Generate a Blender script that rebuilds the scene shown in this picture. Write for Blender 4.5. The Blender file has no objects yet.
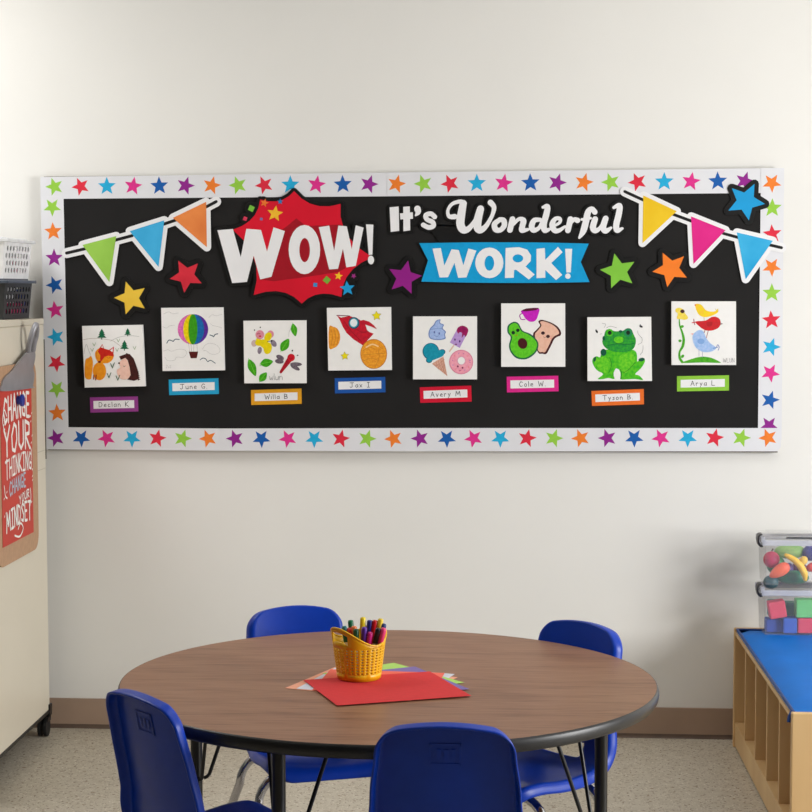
import bpy, bmesh, math, random
from mathutils import Vector, Matrix, noise
random.seed(7)
SC = bpy.context.scene
COL = SC.collection
PI = math.pi

# ------------------------------------------------------------------ camera
FPX, PX, PY = 1836.8146, 339.4583, 423.4488
YAW, PITCH, ROLL = -0.0892, -0.0731, -0.0044
CAM = Vector((0.3198, -6.0794, 1.4902))
_f = Vector((math.sin(YAW)*math.cos(PITCH), math.cos(YAW)*math.cos(PITCH), math.sin(PITCH)))
_r = Vector((math.cos(YAW), -math.sin(YAW), 0))
_u = _r.cross(_f)
_r2 = _r*math.cos(ROLL) + _u*math.sin(ROLL)
_u2 = -_r*math.sin(ROLL) + _u*math.cos(ROLL)
cd = bpy.data.cameras.new('camera')
cam = bpy.data.objects.new('camera', cd)
COL.objects.link(cam)
cd.sensor_fit = 'HORIZONTAL'; cd.sensor_width = 36.0
cd.lens = FPX/812*36.0
cd.shift_x = (406-PX)/812; cd.shift_y = (PY-406)/812
cam.matrix_world = Matrix(((_r2.x, _u2.x, -_f.x, CAM.x), (_r2.y, _u2.y, -_f.y, CAM.y),
                           (_r2.z, _u2.z, -_f.z, CAM.z), (0, 0, 0, 1)))
SC.camera = cam

def ray(u, v):
    return _f + _r2*((u-PX)/FPX) - _u2*((v-PY)/FPX)
def on_y(u, v, y):
    d = ray(u, v); return CAM + d*((y-CAM.y)/d.y)
def on_z(u, v, z):
    d = ray(u, v); return CAM + d*((z-CAM.z)/d.z)
def on_x(u, v, x):
    d = ray(u, v); return CAM + d*((x-CAM.x)/d.x)

# ------------------------------------------------------------------ world, light, exposure
w = bpy.data.worlds.new('world'); SC.world = w; w.use_nodes = True
w.node_tree.nodes['Background'].inputs[0].default_value = (0.75, 0.85, 1.0, 1)
w.node_tree.nodes['Background'].inputs[1].default_value = 0.12
SC.view_settings.view_transform = 'Standard'
SC.view_settings.look = 'None'
SC.view_settings.gamma = 1
SC.view_settings.use_curve_mapping = False
SC.view_settings.exposure = 0.06

RX0, RX1, RY1, CZ = -3.6, 4.2, -7.6, 2.9       # room: left wall, right wall, rear wall, ceiling
def area(name, loc, target, sx, sy, power, color=(1, 1, 1)):
    l = bpy.data.lights.new(name, 'AREA'); l.shape = 'RECTANGLE'; l.size = sx; l.size_y = sy
    l.energy = power; l.color = color
    o = bpy.data.objects.new(name, l); COL.objects.link(o); o.location = loc
    o.rotation_euler = (Vector(target)-Vector(loc)).to_track_quat('-Z', 'Y').to_euler()
    return o
area('window_daylight', (RX1-.12, -2.7, 1.40), (0, -1.0, 1.1), 1.5, 1.5, 156, (1.0, .997, .99))
area('ceiling_panel_light', (-1.9, -1.1, CZ-.09), (-1.9, -1.0, 0), .6, 1.2, 30, (1.0, .985, .955))
area('ceiling_panel_light', (.9, -1.6, CZ-.09), (.9, -1.5, 0), .6, 1.2, 5, (1.0, .99, .975))
area('ceiling_panel_light', (-1.9, -4.6, CZ-.09), (-1.9, -4.5, 0), .6, 1.2, .8, (1.0, .97, .93))
area('ceiling_panel_light', (1.6, -4.6, CZ-.09), (1.6, -4.5, 0), .6, 1.2, .8, (1.0, .97, .93))

# ------------------------------------------------------------------ materials
def lin(c):
    if isinstance(c, str):
        c = tuple(int(c[i:i+2], 16) for i in (0, 2, 4))
    return tuple(((x/255)/12.92 if x/255 <= .04045 else ((x/255+.055)/1.055)**2.4) for x in c)
MC = {}
def mat(c, rough=.5, var=0.06, scale=30, metal=0, bump=0, bscale=200, spec=.5, stretch=(1, 1, 1), c2=None, key=None):
    k = key or (str(c), rough, var, scale, metal, bump, str(c2), stretch, bscale)
    if k in MC: return MC[k]
    m = bpy.data.materials.new('paint'); m.use_nodes = True; MC[k] = m
    nt = m.node_tree; b = nt.nodes['Principled BSDF']
    a = lin(c)
    b.inputs['Roughness'].default_value = rough; b.inputs['Metallic'].default_value = metal
    b.inputs['Specular IOR Level'].default_value = spec
    tc = nt.nodes.new('ShaderNodeTexCoord'); mp = nt.nodes.new('ShaderNodeMapping')
    nt.links.new(tc.outputs['Object'], mp.inputs[0]); mp.inputs['Scale'].default_value = stretch
    n = nt.nodes.new('ShaderNodeTexNoise'); n.inputs['Scale'].default_value = scale; n.inputs['Detail'].default_value = 4
    nt.links.new(mp.outputs[0], n.inputs['Vector'])
    r = nt.nodes.new('ShaderNodeValToRGB')
    r.color_ramp.elements[0].position = .35; r.color_ramp.elements[1].position = .65
    if c2: lo = a; hi = lin(c2)
    else: lo = tuple(x*(1-var) for x in a); hi = tuple(min(1, x*(1+var)) for x in a)
    r.color_ramp.elements[0].color = (*lo, 1); r.color_ramp.elements[1].color = (*hi, 1)
    nt.links.new(n.outputs['Fac'], r.inputs[0]); nt.links.new(r.outputs[0], b.inputs['Base Color'])
    if bump:
        n2 = nt.nodes.new('ShaderNodeTexNoise'); n2.inputs['Scale'].default_value = bscale
        nt.links.new(mp.outputs[0], n2.inputs['Vector'])
        bp = nt.nodes.new('ShaderNodeBump'); bp.inputs['Strength'].default_value = bump; bp.inputs['Distance'].default_value = .002
        nt.links.new(n2.outputs['Fac'], bp.inputs['Height']); nt.links.new(bp.outputs[0], b.inputs['Normal'])
    return m
def ink(c, c2=None, scale=60):        # marker ink / print
    return mat(c, .55, .04, scale, c2=c2, spec=.25)

M_WALL = mat((235, 234, 230), .7, .012, 2, bump=.05, bscale=60, spec=.2)
M_SIDEWALL = mat((112, 112, 110), .8, .02, 2)
M_CEIL = mat((222, 222, 220), .9, .02, 3)
M_BASE = mat((166, 141, 122), .5, .04, 6)
M_CAB = mat((214, 206, 188), .35, .02, 3)
M_BLACKMETAL = mat((14, 14, 15), .35, .1, 20)
M_BLACKEDGE = mat((30, 30, 32), .38, .1, 40)
M_CHROME = mat((200, 200, 205), .12, .02, 10, metal=1)
M_BLUE = mat((0, 56, 172), .36, .05, 20, bump=.06, bscale=500, spec=.32)
M_FRAMEWHITE = mat((225, 225, 228), .5, .02, 10)
M_PAPERBLACK = mat((27, 26, 26), .8, .1, 5, spec=.25, bump=.3, bscale=14)
M_BORDER = mat((226, 227, 232), .45, .015, 10)
M_CANVAS = mat((240, 239, 237), .8, .015, 40, bump=.1, bscale=900)
M_WHITE = mat((238, 238, 240), .5, .015, 10)
M_OUT = mat((10, 10, 11), .4, .1, 10)
M_RUB = mat((20, 20, 20), .6, .1, 10)

def wood_mat():
    m = bpy.data.materials.new('walnut_laminate'); m.use_nodes = True
    nt = m.node_tree; b = nt.nodes['Principled BSDF']
    tc = nt.nodes.new('ShaderNodeTexCoord'); mp = nt.nodes.new('ShaderNodeMapping')
    mp.inputs['Rotation'].default_value = (0, 0, math.radians(14)); mp.inputs['Scale'].default_value = (1.1, 9, 1)
    nt.links.new(tc.outputs['Object'], mp.inputs[0])
    n = nt.nodes.new('ShaderNodeTexNoise'); n.inputs['Scale'].default_value = 2.2; n.inputs['Detail'].default_value = 3; n.inputs['Distortion'].default_value = .6
    nt.links.new(mp.outputs[0], n.inputs['Vector'])
    mp2 = nt.nodes.new('ShaderNodeMapping'); mp2.inputs['Rotation'].default_value = (0, 0, math.radians(14)); mp2.inputs['Scale'].default_value = (5, 90, 1)
    nt.links.new(tc.outputs['Object'], mp2.inputs[0])
    n2 = nt.nodes.new('ShaderNodeTexNoise'); n2.inputs['Scale'].default_value = 2; n2.inputs['Detail'].default_value = 3
    nt.links.new(mp2.outputs[0], n2.inputs['Vector'])
    mu = nt.nodes.new('ShaderNodeMath'); mu.operation = 'MULTIPLY'; mu.inputs[1].default_value = 14
    nt.links.new(n.outputs['Fac'], mu.inputs[0])
    fr = nt.nodes.new('ShaderNodeMath'); fr.operation = 'SINE'; nt.links.new(mu.outputs[0], fr.inputs[0])
    ad = nt.nodes.new('ShaderNodeMath'); ad.operation = 'MULTIPLY_ADD'; ad.inputs[1].default_value = .085; 
    nt.links.new(fr.outputs[0], ad.inputs[0]); nt.links.new(n2.outputs['Fac'], ad.inputs[2])
    r = nt.nodes.new('ShaderNodeValToRGB'); cr = r.color_ramp
    cr.elements[0].position = .28; cr.elements[0].color = (*lin((112, 76, 54)), 1)
    cr.elements[1].position = .72; cr.elements[1].color = (*lin((158, 118, 90)), 1)
    e = cr.elements.new(.45); e.color = (*lin((143, 102, 76)), 1)
    nt.links.new(ad.outputs[0], r.inputs[0]); nt.links.new(r.outputs[0], b.inputs['Base Color'])
    b.inputs['Roughness'].default_value = .36; b.inputs['Specular IOR Level'].default_value = .4
    return m
def floor_mat():
    m = bpy.data.materials.new('speckled_vinyl'); m.use_nodes = True
    nt = m.node_tree; b = nt.nodes['Principled BSDF']
    tc = nt.nodes.new('ShaderNodeTexCoord')
    def noi(s, lo, hi, d=2):
        n = nt.nodes.new('ShaderNodeTexNoise'); n.inputs['Scale'].default_value = s; n.inputs['Detail'].default_value = d
        nt.links.new(tc.outputs['Object'], n.inputs['Vector'])
        r = nt.nodes.new('ShaderNodeMapRange'); r.inputs[1].default_value = lo; r.inputs[2].default_value = hi; r.clamp = True
        nt.links.new(n.outputs['Fac'], r.inputs[0]); return r
    def mix(a, fac, c):
        x = nt.nodes.new('ShaderNodeMix'); x.data_type = 'RGBA'
        nt.links.new(fac.outputs[0], x.inputs[0])
        if isinstance(a, tuple): x.inputs[6].default_value = (*a, 1)
        else: nt.links.new(a.outputs[2], x.inputs[6])
        x.inputs[7].default_value = (*c, 1); return x
    a = mix(lin((192, 184, 168)), noi(25, .35, .65), lin((182, 173, 156)))
    a = mix(a, noi(95, .60, .66), lin((120, 104, 86)))
    a = mix(a, noi(140, .62, .68), lin((228, 222, 208)))
    a = mix(a, noi(61, .64, .68), lin((140, 122, 100)))
    nt.links.new(a.outputs[2], b.inputs['Base Color']); b.inputs['Roughness'].default_value = .45
    b.inputs['Specular IOR Level'].default_value = .3
    return m
def plastic_clear(name, col=(225, 225, 235), dens=.22):
    m = bpy.data.materials.new(name); m.use_nodes = True
    nt = m.node_tree; b = nt.nodes['Principled BSDF']; out = nt.nodes['Material Output']
    b.inputs['Base Color'].default_value = (*lin(col), 1); b.inputs['Roughness'].default_value = .25
    n = nt.nodes.new('ShaderNodeTexNoise'); n.inputs['Scale'].default_value = 12
    r = nt.nodes.new('ShaderNodeMapRange'); r.inputs[3].default_value = dens*.8; r.inputs[4].default_value = dens*1.2
    nt.links.new(n.outputs['Fac'], r.inputs[0])
    t = nt.nodes.new('ShaderNodeBsdfTransparent'); x = nt.nodes.new('ShaderNodeMixShader')
    nt.links.new(r.outputs[0], x.inputs[0]); nt.links.new(t.outputs[0], x.inputs[1]); nt.links.new(b.outputs[0], x.inputs[2])
    nt.links.new(x.outputs[0], out.inputs[0]); return m
M_WOODTOP = wood_mat(); M_FLOOR = floor_mat()
M_MAPLE = mat((224, 190, 138), .45, .05, 6, stretch=(1, 1, .12), c2=(210, 172, 120))
M_MAT = mat((0, 112, 205), .6, .05, 8, spec=.2, bump=.25, bscale=18)
M_MATSHADE = mat((10, 60, 130), .5, .05, 8)

# ------------------------------------------------------------------ object helpers
def tag(o, label=None, cat=None, group=None, kind=None):
    if label: o['label'] = label
    if cat: o['category'] = cat
    if group: o['group'] = group
    if kind: o['kind'] = kind
    return o
def empty(name, loc, label, cat, group=None, rz=0):
    o = bpy.data.objects.new(name, None); COL.objects.link(o); o.location = loc; o.rotation_euler = (0, 0, rz)
    o.empty_display_size = .05
    return tag(o, label, cat, group)
class MB:
    def __init__(s, origin=(0, 0, 0)):
        s.v = []; s.f = []; s.m = []; s.mats = []; s.o = Vector(origin); s.sm = []; s.cur = 0.0
    def mi(s, m):
        if m not in s.mats: s.mats.append(m)
        return s.mats.index(m)
    def add(s, vs, fs, m, smooth=False):
        k = len(s.v); s.v += [Vector(a) for a in vs]; i = s.mi(m)
        for f in fs: s.f.append([k+j for j in f]); s.m.append(i); s.sm.append(smooth)
    def box(s, a, b, m):
        x0, y0, z0 = a; x1, y1, z1 = b
        x0, x1 = sorted((x0, x1)); y0, y1 = sorted((y0, y1)); z0, z1 = sorted((z0, z1))
        s.add([(x0, y0, z0), (x1, y0, z0), (x1, y1, z0), (x0, y1, z0), (x0, y0, z1), (x1, y0, z1), (x1, y1, z1), (x0, y1, z1)],
              [(0, 3, 2, 1), (4, 5, 6, 7), (0, 1, 5, 4), (1, 2, 6, 5), (2, 3, 7, 6), (3, 0, 4, 7)], m)
    def tube(s, pts, r, m, n=10, closed=False, cap=True, r2=None):
        pts = [Vector(p) for p in pts]; N = len(pts); rings = []
        up = None
        for i, p in enumerate(pts):
            if closed: t = pts[(i+1) % N]-pts[i-1]
            else: t = pts[min(i+1, N-1)]-pts[max(i-1, 0)]
            t.normalize()
            if up is None:
                up = Vector((0, 0, 1)) if abs(t.z) < .9 else Vector((1, 0, 0))
            a = t.cross(up); a.normalize(); b = a.cross(t); up = b
            rr = r if r2 is None else r+(r2-r)*i/(N-1)
            rings.append([p+a*rr*math.cos(2*PI*k/n)+b*rr*math.sin(2*PI*k/n) for k in range(n)])
        vs = [q for R_ in rings for q in R_]; fs = []
        for i in range(N if closed else N-1):
            j = (i+1) % N
            for k in range(n):
                l = (k+1) % n; fs.append((i*n+k, j*n+k, j*n+l, i*n+l))
        s.add(vs, fs, m, True)
        if cap and not closed:
            s.add(rings[0], [tuple(range(n))], m); s.add(rings[-1], [tuple(range(n-1, -1, -1))], m)
    def lathe(s, prof, m, n=32, c=(0, 0, 0), smooth=True, sc=(1, 1)):
        vs = []; fs = []; N = len(prof)
        for r, z in prof:
            for k in range(n):
                a = 2*PI*k/n; vs.append((c[0]+r*math.cos(a)*sc[0], c[1]+r*math.sin(a)*sc[1], c[2]+z))
        for i in range(N-1):
            for k in range(n):
                l = (k+1) % n; fs.append((i*n+k, i*n+l, (i+1)*n+l, (i+1)*n+k))
        s.add(vs, fs, m, smooth)
    # --- flat work on a wall-parallel plane: p = (x, z), face looks to -y
    def flat(s, pts, y, m, th=0):
        a = sum(pts[i-1][0]*pts[i][1]-pts[i][0]*pts[i-1][1] for i in range(len(pts)))
        if a < 0: pts = pts[::-1]
        n = len(pts); s.cur += 2e-6; y -= s.cur
        s.add([(p[0], y, p[1]) for p in pts], [tuple(range(n))], m)
        if th:
            s.add([(p[0], y, p[1]) for p in pts]+[(p[0], y+th, p[1]) for p in pts],
                  [((i+1) % n, i, i+n, (i+1) % n+n) for i in range(n)], m)
    def stroke(s, pts, wd, y, m, th=0, n=10, closed=False):
        P = [Vector((p[0], p[1])) for p in pts]; W = wd if isinstance(wd, (list, tuple)) else [wd]*len(P)
        if closed: P.append(P[0]); W = list(W)+[W[0]]
        for i in range(len(P)):
            if wd_big(W[i]) or i in (0, len(P)-1):
                s.flat([(P[i].x+W[i]/2*math.cos(2*PI*k/n), P[i].y+W[i]/2*math.sin(2*PI*k/n)) for k in range(n)], y, m, th)
            if i+1 < len(P):
                d = P[i+1]-P[i]
                if d.length < 1e-7: continue
                d.normalize(); q = Vector((-d.y, d.x))
                a, b = W[i]/2, W[i+1]/2
                s.flat([tuple(P[i]+q*a), tuple(P[i]-q*a), tuple(P[i+1]-q*b), tuple(P[i+1]+q*b)], y, m, th)
    def build(s, name, parent=None, bevel=0, recalc=False):
        me = bpy.data.meshes.new(name)
        me.from_pydata([tuple(v-s.o) for v in s.v], [], s.f)
        for m in s.mats: me.materials.append(m)
        for p, i, q in zip(me.polygons, s.m, s.sm): p.material_index = i; p.use_smooth = q
        me.update()
        if recalc:
            bm = bmesh.new(); bm.from_mesh(me); bmesh.ops.remove_doubles(bm, verts=bm.verts, dist=1e-6)
            bmesh.ops.recalc_face_normals(bm, faces=bm.faces); bm.to_mesh(me); bm.free()
        o = bpy.data.objects.new(name, me); COL.objects.link(o)
        if parent is not None: o.parent = parent
        elif s.o.length: o.location = s.o
        if bevel:
            b = o.modifiers.new('bevel', 'BEVEL'); b.width = bevel; b.segments = 2; b.limit_method = 'ANGLE'
        return o
def wd_big(w_): return w_ > .0012
def catmull(pts, n=6, closed=False):
    out = []; N = len(pts); dim = len(pts[0])
    rng = range(N) if closed else range(N-1)
    for i in rng:
        g = (lambda k: pts[k % N]) if closed else (lambda k: pts[min(max(k, 0), N-1)])
        a, b, c, d = g(i-1), g(i), g(i+1), g(i+2)
        for j in range(n):
            t = j/n
            out.append(tuple(.5*((2*b[k])+(-a[k]+c[k])*t+(2*a[k]-5*b[k]+4*c[k]-d[k])*t*t+(-a[k]+3*b[k]-3*c[k]+d[k])*t**3) for k in range(dim)))
    if not closed: out.append(tuple(pts[-1]))
    return out
def starpts(cx, cz, R, deg, inner=.45):
    return [(cx+(R if k % 2 == 0 else R*inner)*math.cos(math.radians(deg+36*k)),
             cz+(R if k % 2 == 0 else R*inner)*math.sin(math.radians(deg+36*k))) for k in range(10)]

# ------------------------------------------------------------------ the room
def struct(mb, name, **k):
    o = mb.build(name, **k); o['kind'] = 'structure'; return o
T = .12
m = MB(); m.box((RX0-T, RY1-T, -.1), (RX1+T, T, 0), M_FLOOR); struct(m, 'floor')
m = MB(); m.box((RX0-T, RY1-T, CZ), (RX1+T, T, CZ+.1), M_CEIL); struct(m, 'ceiling')
m = MB(); m.box((RX0, 0, 0), (RX1, T, CZ), M_WALL); struct(m, 'wall_back')
m = MB(); m.box((RX0-T, RY1, 0), (RX0, T, CZ), M_SIDEWALL); struct(m, 'wall_left')
m = MB(); m.box((RX0-T, RY1-T, 0), (RX1+T, RY1, CZ), mat((52, 55, 60), .8, .03, 2)); struct(m, 'wall_front')
WY0, WY1, WZ0, WZ1 = -3.5, -1.9, .6, 2.2
m = MB(); m.box((RX1, RY1, 0), (RX1+T, WY0, CZ), M_SIDEWALL); m.box((RX1, WY1, 0), (RX1+T, T, CZ), M_SIDEWALL)
m.box((RX1, WY0, 0), (RX1+T, WY1, WZ0), M_SIDEWALL); m.box((RX1, WY0, WZ1), (RX1+T, WY1, CZ), M_SIDEWALL); struct(m, 'wall_right')
win = bpy.data.objects.new('window_1', None); COL.objects.link(win); win.location = (RX1, (WY0+WY1)/2, WZ0); win['kind'] = 'structure'
m = MB((RX1, (WY0+WY1)/2, WZ0))
for z in (WZ0, (WZ0+WZ1)/2-.02, WZ1-.04): m.box((RX1+.04, WY0, z), (RX1+.08, WY1, z+.04), M_FRAMEWHITE)
for y in (WY0, (WY0+WY1)/2-.02, WY1-.04): m.box((RX1+.04, y, WZ0), (RX1+.08, y+.04, WZ1), M_FRAMEWHITE)
m.build('window_frame', win)
m = MB((RX1, (WY0+WY1)/2, WZ0)); m.box((RX1+.055, WY0, WZ0), (RX1+.061, WY1, WZ1), plastic_clear('window_glass', (230, 240, 245), .06)); m.build('pane', win)
m = MB(); m.box((RX0, -.009, 0), (RX1, 0, .1016), M_BASE)
m.add([(RX0, -.009, .014), (RX0, -.011, .006), (RX0, -.015, 0), (RX1, -.009, .014), (RX1, -.011, .006), (RX1, -.015, 0)],
      [(3, 4, 1, 0), (4, 5, 2, 1)], mat((96, 78, 66), .6)); struct(m, 'baseboard_back')  # darker toe colour paints in the shadow line along the cove
# ceiling troffers that carry the lamps
for x, y, lb in ((-1.9, -1.1, 'ceiling light panel above the beige cabinet, nearest the board wall'), (.9, -1.6, 'ceiling light panel above the right side of the table'), (-1.9, -4.6, 'ceiling light panel at the rear left of the room'), (1.6, -4.6, 'ceiling light panel at the rear right of the room')):
    t = empty('ceiling_light', (x, y, CZ), lb, 'ceiling light', 'ceiling light panels')
    m = MB((x, y, CZ)); m.box((x-.34, y-.64, CZ-.03), (x-.30, y+.64, CZ), M_FRAMEWHITE); m.box((x+.30, y-.64, CZ-.03), (x+.34, y+.64, CZ), M_FRAMEWHITE)
    m.box((x-.34, y-.64, CZ-.03), (x+.34, y-.60, CZ), M_FRAMEWHITE); m.box((x-.34, y+.60, CZ-.03), (x+.34, y+.64, CZ), M_FRAMEWHITE); m.build('frame', t)
    e = bpy.data.materials.get('diffuser') or bpy.data.materials.new('diffuser'); e.use_nodes = True
    b = e.node_tree.nodes['Principled BSDF']; b.inputs['Emission Color'].default_value = (1, .97, .92, 1); b.inputs['Emission Strength'].default_value = .6
    m = MB((x, y, CZ)); m.box((x-.30, y-.60, CZ-.02), (x+.30, y+.60, CZ-.004), e); m.build('diffuser', t)

# ------------------------------------------------------------------ bulletin board
BD = .024                                   # board thickness off the wall
BX0, BX1, BZ0, BZ1 = -1.214, 1.219, .9564, 1.8704
bb = empty('bulletin_board', (0, 0, BZ0), 'large wall-mounted bulletin board covered in black paper', 'bulletin board')
m = MB((0, 0, BZ0)); m.box((BX0+.006, -BD+.0015, BZ0-.0035), (BX1-.010, -.001, BZ1-.002), mat((128, 120, 110), .5)); m.build('backboard', bb)
m = MB((0, 0, BZ0)); m.box((BX0+.03, -BD, BZ0+.03), (BX1-.03, -BD+.003, BZ1-.03), M_PAPERBLACK); m.build('black_paper', bb)
YB = -BD-.0004
SCOL = {'g': (150, 205, 70), 'r': (222, 44, 66), 'c': (35, 172, 220), 'p': (224, 50, 142), 'b': (22, 92, 172), 'u': (146, 36, 142), 'o': (240, 128, 46)}
SROT = {'g': 36, 'r': 41, 'c': 18, 'p': 8, 'b': 20, 'u': 0, 'o': 3}
def P2(u, v, y=YB):
    q = on_y(u, v, y); return (q.x, q.z)
ROOT_BORD = 'printed star trim around the board'
def border(corners, stars, label, flip=0, lift=0):
    y0 = YB-lift
    pts = [P2(*c, y0) for c in corners]; c0 = P2(*[sum(a)/len(corners) for a in zip(*corners)], y0)
    root = Vector((c0[0], y0, c0[1])); m = MB(root)
    m.flat(pts, y0-.0008, M_BORDER, .0008)
    for i, (c, u, v) in enumerate(stars):
        q = P2(u, v, y0); m.flat(starpts(q[0], q[1], .0315, SROT[c]+flip, .43), y0-.0009-.0001*0, ink(SCOL[c]))
    o = m.build('star_border'); tag(o, label, 'border trim', ROOT_BORD); return o
seq = 'grcpbuo'
def line_stars(cols, a, b, n):
    return [(cols[i], a[0]+(b[0]-a[0])*i/(n-1), a[1]+(b[1]-a[1])*i/(n-1)) for i in range(n)]
tl = line_stars([seq[i % 7] for i in range(13)], (54.5, 186.7), (369, 184.2), 13)
border([(40.5, 177), (388, 172.6), (388, 196.3), (40.5, 199)], tl, 'white star-printed trim strip along the top edge, left half')
tr = line_stars(['ogrcpbu'[i % 7] for i in range(14)], (396.5, 184), (744.5, 181), 14)
border([(387, 172.6), (784, 168), (784, 192.8), (387, 196.3)], tr, 'white star-printed trim strip along the top edge, right half', 0, .001)
lc = [('g', 52.3, 207.2), ('o', 53.2, 231.5), ('u', 54.2, 258), ('b', 54.8, 285), ('p', 55.2, 310), ('c', 55.8, 337), ('r', 56.3, 363), ('g', 56.8, 389), ('o', 57.2, 413)]
border([(40.8, 196), (63.5, 196), (68.5, 429), (45.6, 429)], lc, 'vertical white star-printed trim strip down the left side of the board', 18, .0003)
rc = [('o', 771.8, 183), ('g', 772.2, 208), ('r', 772.2, 234), ('o', 771.7, 267), ('g', 771.7, 293), ('r', 771.3, 320), ('c', 771, 347), ('p', 770.3, 373), ('b', 770, 400), ('u', 769, 425.5)]
border([(761, 168), (784, 168), (781.5, 440), (757.8, 440)], rc, 'vertical white star-printed trim strip down the right side of the board', 54, .0020)
b1 = line_stars([c for c in 'ubpcrgo'], (56, 438), (208, 438.5), 7)
border([(45.6, 427), (221.5, 428.5), (221.5, 450.7), (46, 449.3)], b1, 'white star-printed trim strip along the bottom edge, short left piece', 36, .0012)
b2 = line_stars([c for c in 'ubpcrgo'], (235, 438.6), (393.5, 438.7), 7)
border([(221, 428.5), (405.8, 428), (405.8, 451.3), (221, 450.7)], b2, 'white star-printed trim strip along the bottom edge, middle piece', 36, .0020)
b3 = line_stars([('ubpcrgo'*2)[i] for i in range(14)], (420, 438.5), (768, 437.7), 14)
border([(405, 428), (758, 428), (781, 428), (780.8, 447), (777.5, 451.3), (405, 451.3)], b3, 'white star-printed trim strip along the bottom edge, long right piece', 36, .0028)

# ------------------------------------------------------------------ cut-outs pinned on the board
class Art:
    """shapes in the pixel frame of a crop of the photo -> board plane"""
    def __init__(s, x0, y0, k, y, origin, step=.00012):
        s.x0, s.y0, s.k, s.y, s.st = x0, y0, k, y, step
        s.mb = MB(origin); s.n = 0
        a = on_y(x0, y0, y); b = on_y(x0+100, y0, y); s.mpu = (b-a).length/100/k
    def p(s, q):
        a = on_y(s.x0+q[0]/s.k, s.y0+q[1]/s.k, s.y); return (a.x, a.z)
    def nx(s): s.mb.cur += 1e-5; return s.y
    def poly(s, pts, m, smooth=0, th=0, y=None):
        if smooth: pts = catmull(pts, smooth, True)
        s.mb.flat([s.p(q) for q in pts], s.nx() if y is None else y, m, th)
    def ell(s, cx, cy, rx, ry, m, rot=0, n=24, th=0, y=None):
        c, d = math.cos(math.radians(rot)), math.sin(math.radians(rot))
        s.poly([(cx+rx*math.cos(2*PI*i/n)*c-ry*math.sin(2*PI*i/n)*d, cy+rx*math.cos(2*PI*i/n)*d+ry*math.sin(2*PI*i/n)*c) for i in range(n)], m, 0, th, y)
    def stroke(s, pts, wd, m, smooth=5, th=0, y=None, closed=False, grow=0):
        if not isinstance(wd, (list, tuple)): wd = [wd]*len(pts)
        q = [(a[0], a[1], b) for a, b in zip(pts, wd)]
        if smooth: q = catmull(q, smooth, closed)
        s.mb.stroke([s.p(a) for a in q], [(a[2]+grow)*s.mpu for a in q], s.nx() if y is None else y, m, th, 12, closed)
    def star(s, cx, cy, R, deg, m, inner=.45, **k):
        s.poly([(cx+(R if i % 2 == 0 else R*inner)*math.cos(math.radians(deg+36*i)), cy-(R if i % 2 == 0 else R*inner)*math.sin(math.radians(deg+36*i))) for i in range(10)], m, **k)
    def outline(s, pts, wd, m, th=0, y=None, smooth=0):
        s.stroke(pts, wd, m, smooth, th, y, closed=True)
def org(u, v, y): q = on_y(u, v, y); return Vector((q.x, y, q.z))

# small stars
CARD = .0014
def cut_star(u, v, R, deg, c, label, c2=None):
    y = YB-.004; o = org(u, v, y)
    t = empty('star_cutout', o, label, 'star cutout', 'star cutouts on the black paper')
    q = on_y(u, v, y); k = (on_y(u+10, v, y)-on_y(u, v, y)).length/10
    m = MB(o); pts = starpts(q.x, q.z, R*k, deg, .47)
    m.flat(pts, y, M_OUT, CARD); m.stroke(pts, 9.0*k, y, M_OUT, CARD, 10, True); m.build('backing', t)
    m = MB(o); m.flat(pts, y-.0003, ink(c, c2, 12)); m.build('printed_star', t)
cut_star(131, 298, 17, 107, (238, 200, 70), 'yellow star cutout below the green pennant', (232, 190, 60))
cut_star(186.4, 275.8, 17, 118, (220, 50, 66), 'red star cutout below the orange pennant', (205, 40, 58))
cut_star(404.5, 277.7, 17.5, 78, (146, 28, 134), 'purple star cutout at the left end of the blue ribbon banner')
cut_star(618.4, 271.3, 18.5, 103, (128, 196, 64), 'green star cutout right of the blue ribbon banner')
cut_star(670.6, 269.1, 18.5, 116, (246, 128, 40), 'orange star cutout below the magenta pennant')
# bunting
def bunting(x0, y0, flags, cord, label, ext):
    y = YB-.005; o = org(x0+80, y0+50, y)
    t = empty('bunting_cutout', o, label, 'bunting')
    a = Art(x0, y0, 4.06, y, o)
    for s_ in cord: a.stroke(s_, 40, M_WHITE, 0, CARD, y)
    for f, c, c2, n in flags:
        a.poly(f, M_WHITE, th=CARD, y=y); a.outline(f, 34, M_WHITE, CARD, y)
    a.mb.build('backing', t)
    for s_ in cord: a = Art(x0, y0, 4.06, y-.0004, o); a.stroke(s_, 12, M_OUT, 0); a.mb.build('cord', t)
    for f, c, c2, n in flags:
        a = Art(x0, y0, 4.06, y-.0008, o); a.poly(f, ink(c, c2, 6)); q = a.mb.build('pennant', t); q['label'] = n
bunting(30, 160, [([(213, 345), (350, 309), (322, 495)], (140, 190, 72), (158, 208, 86), 'green pennant'),
                  ([(405, 289), (545, 245), (522, 434)], (48, 160, 214), (72, 182, 232), 'blue pennant'),
                  ([(580, 235), (715, 170), (718, 354)], (222, 118, 58), (240, 144, 76), 'orange pennant')],
        [[(148, 378), (225, 360)], [(340, 327), (415, 307)], [(535, 263), (598, 242)], [(712, 192), (756, 169)]],
        'green, blue and orange pennant bunting cutout at the upper left corner', 0)
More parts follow.
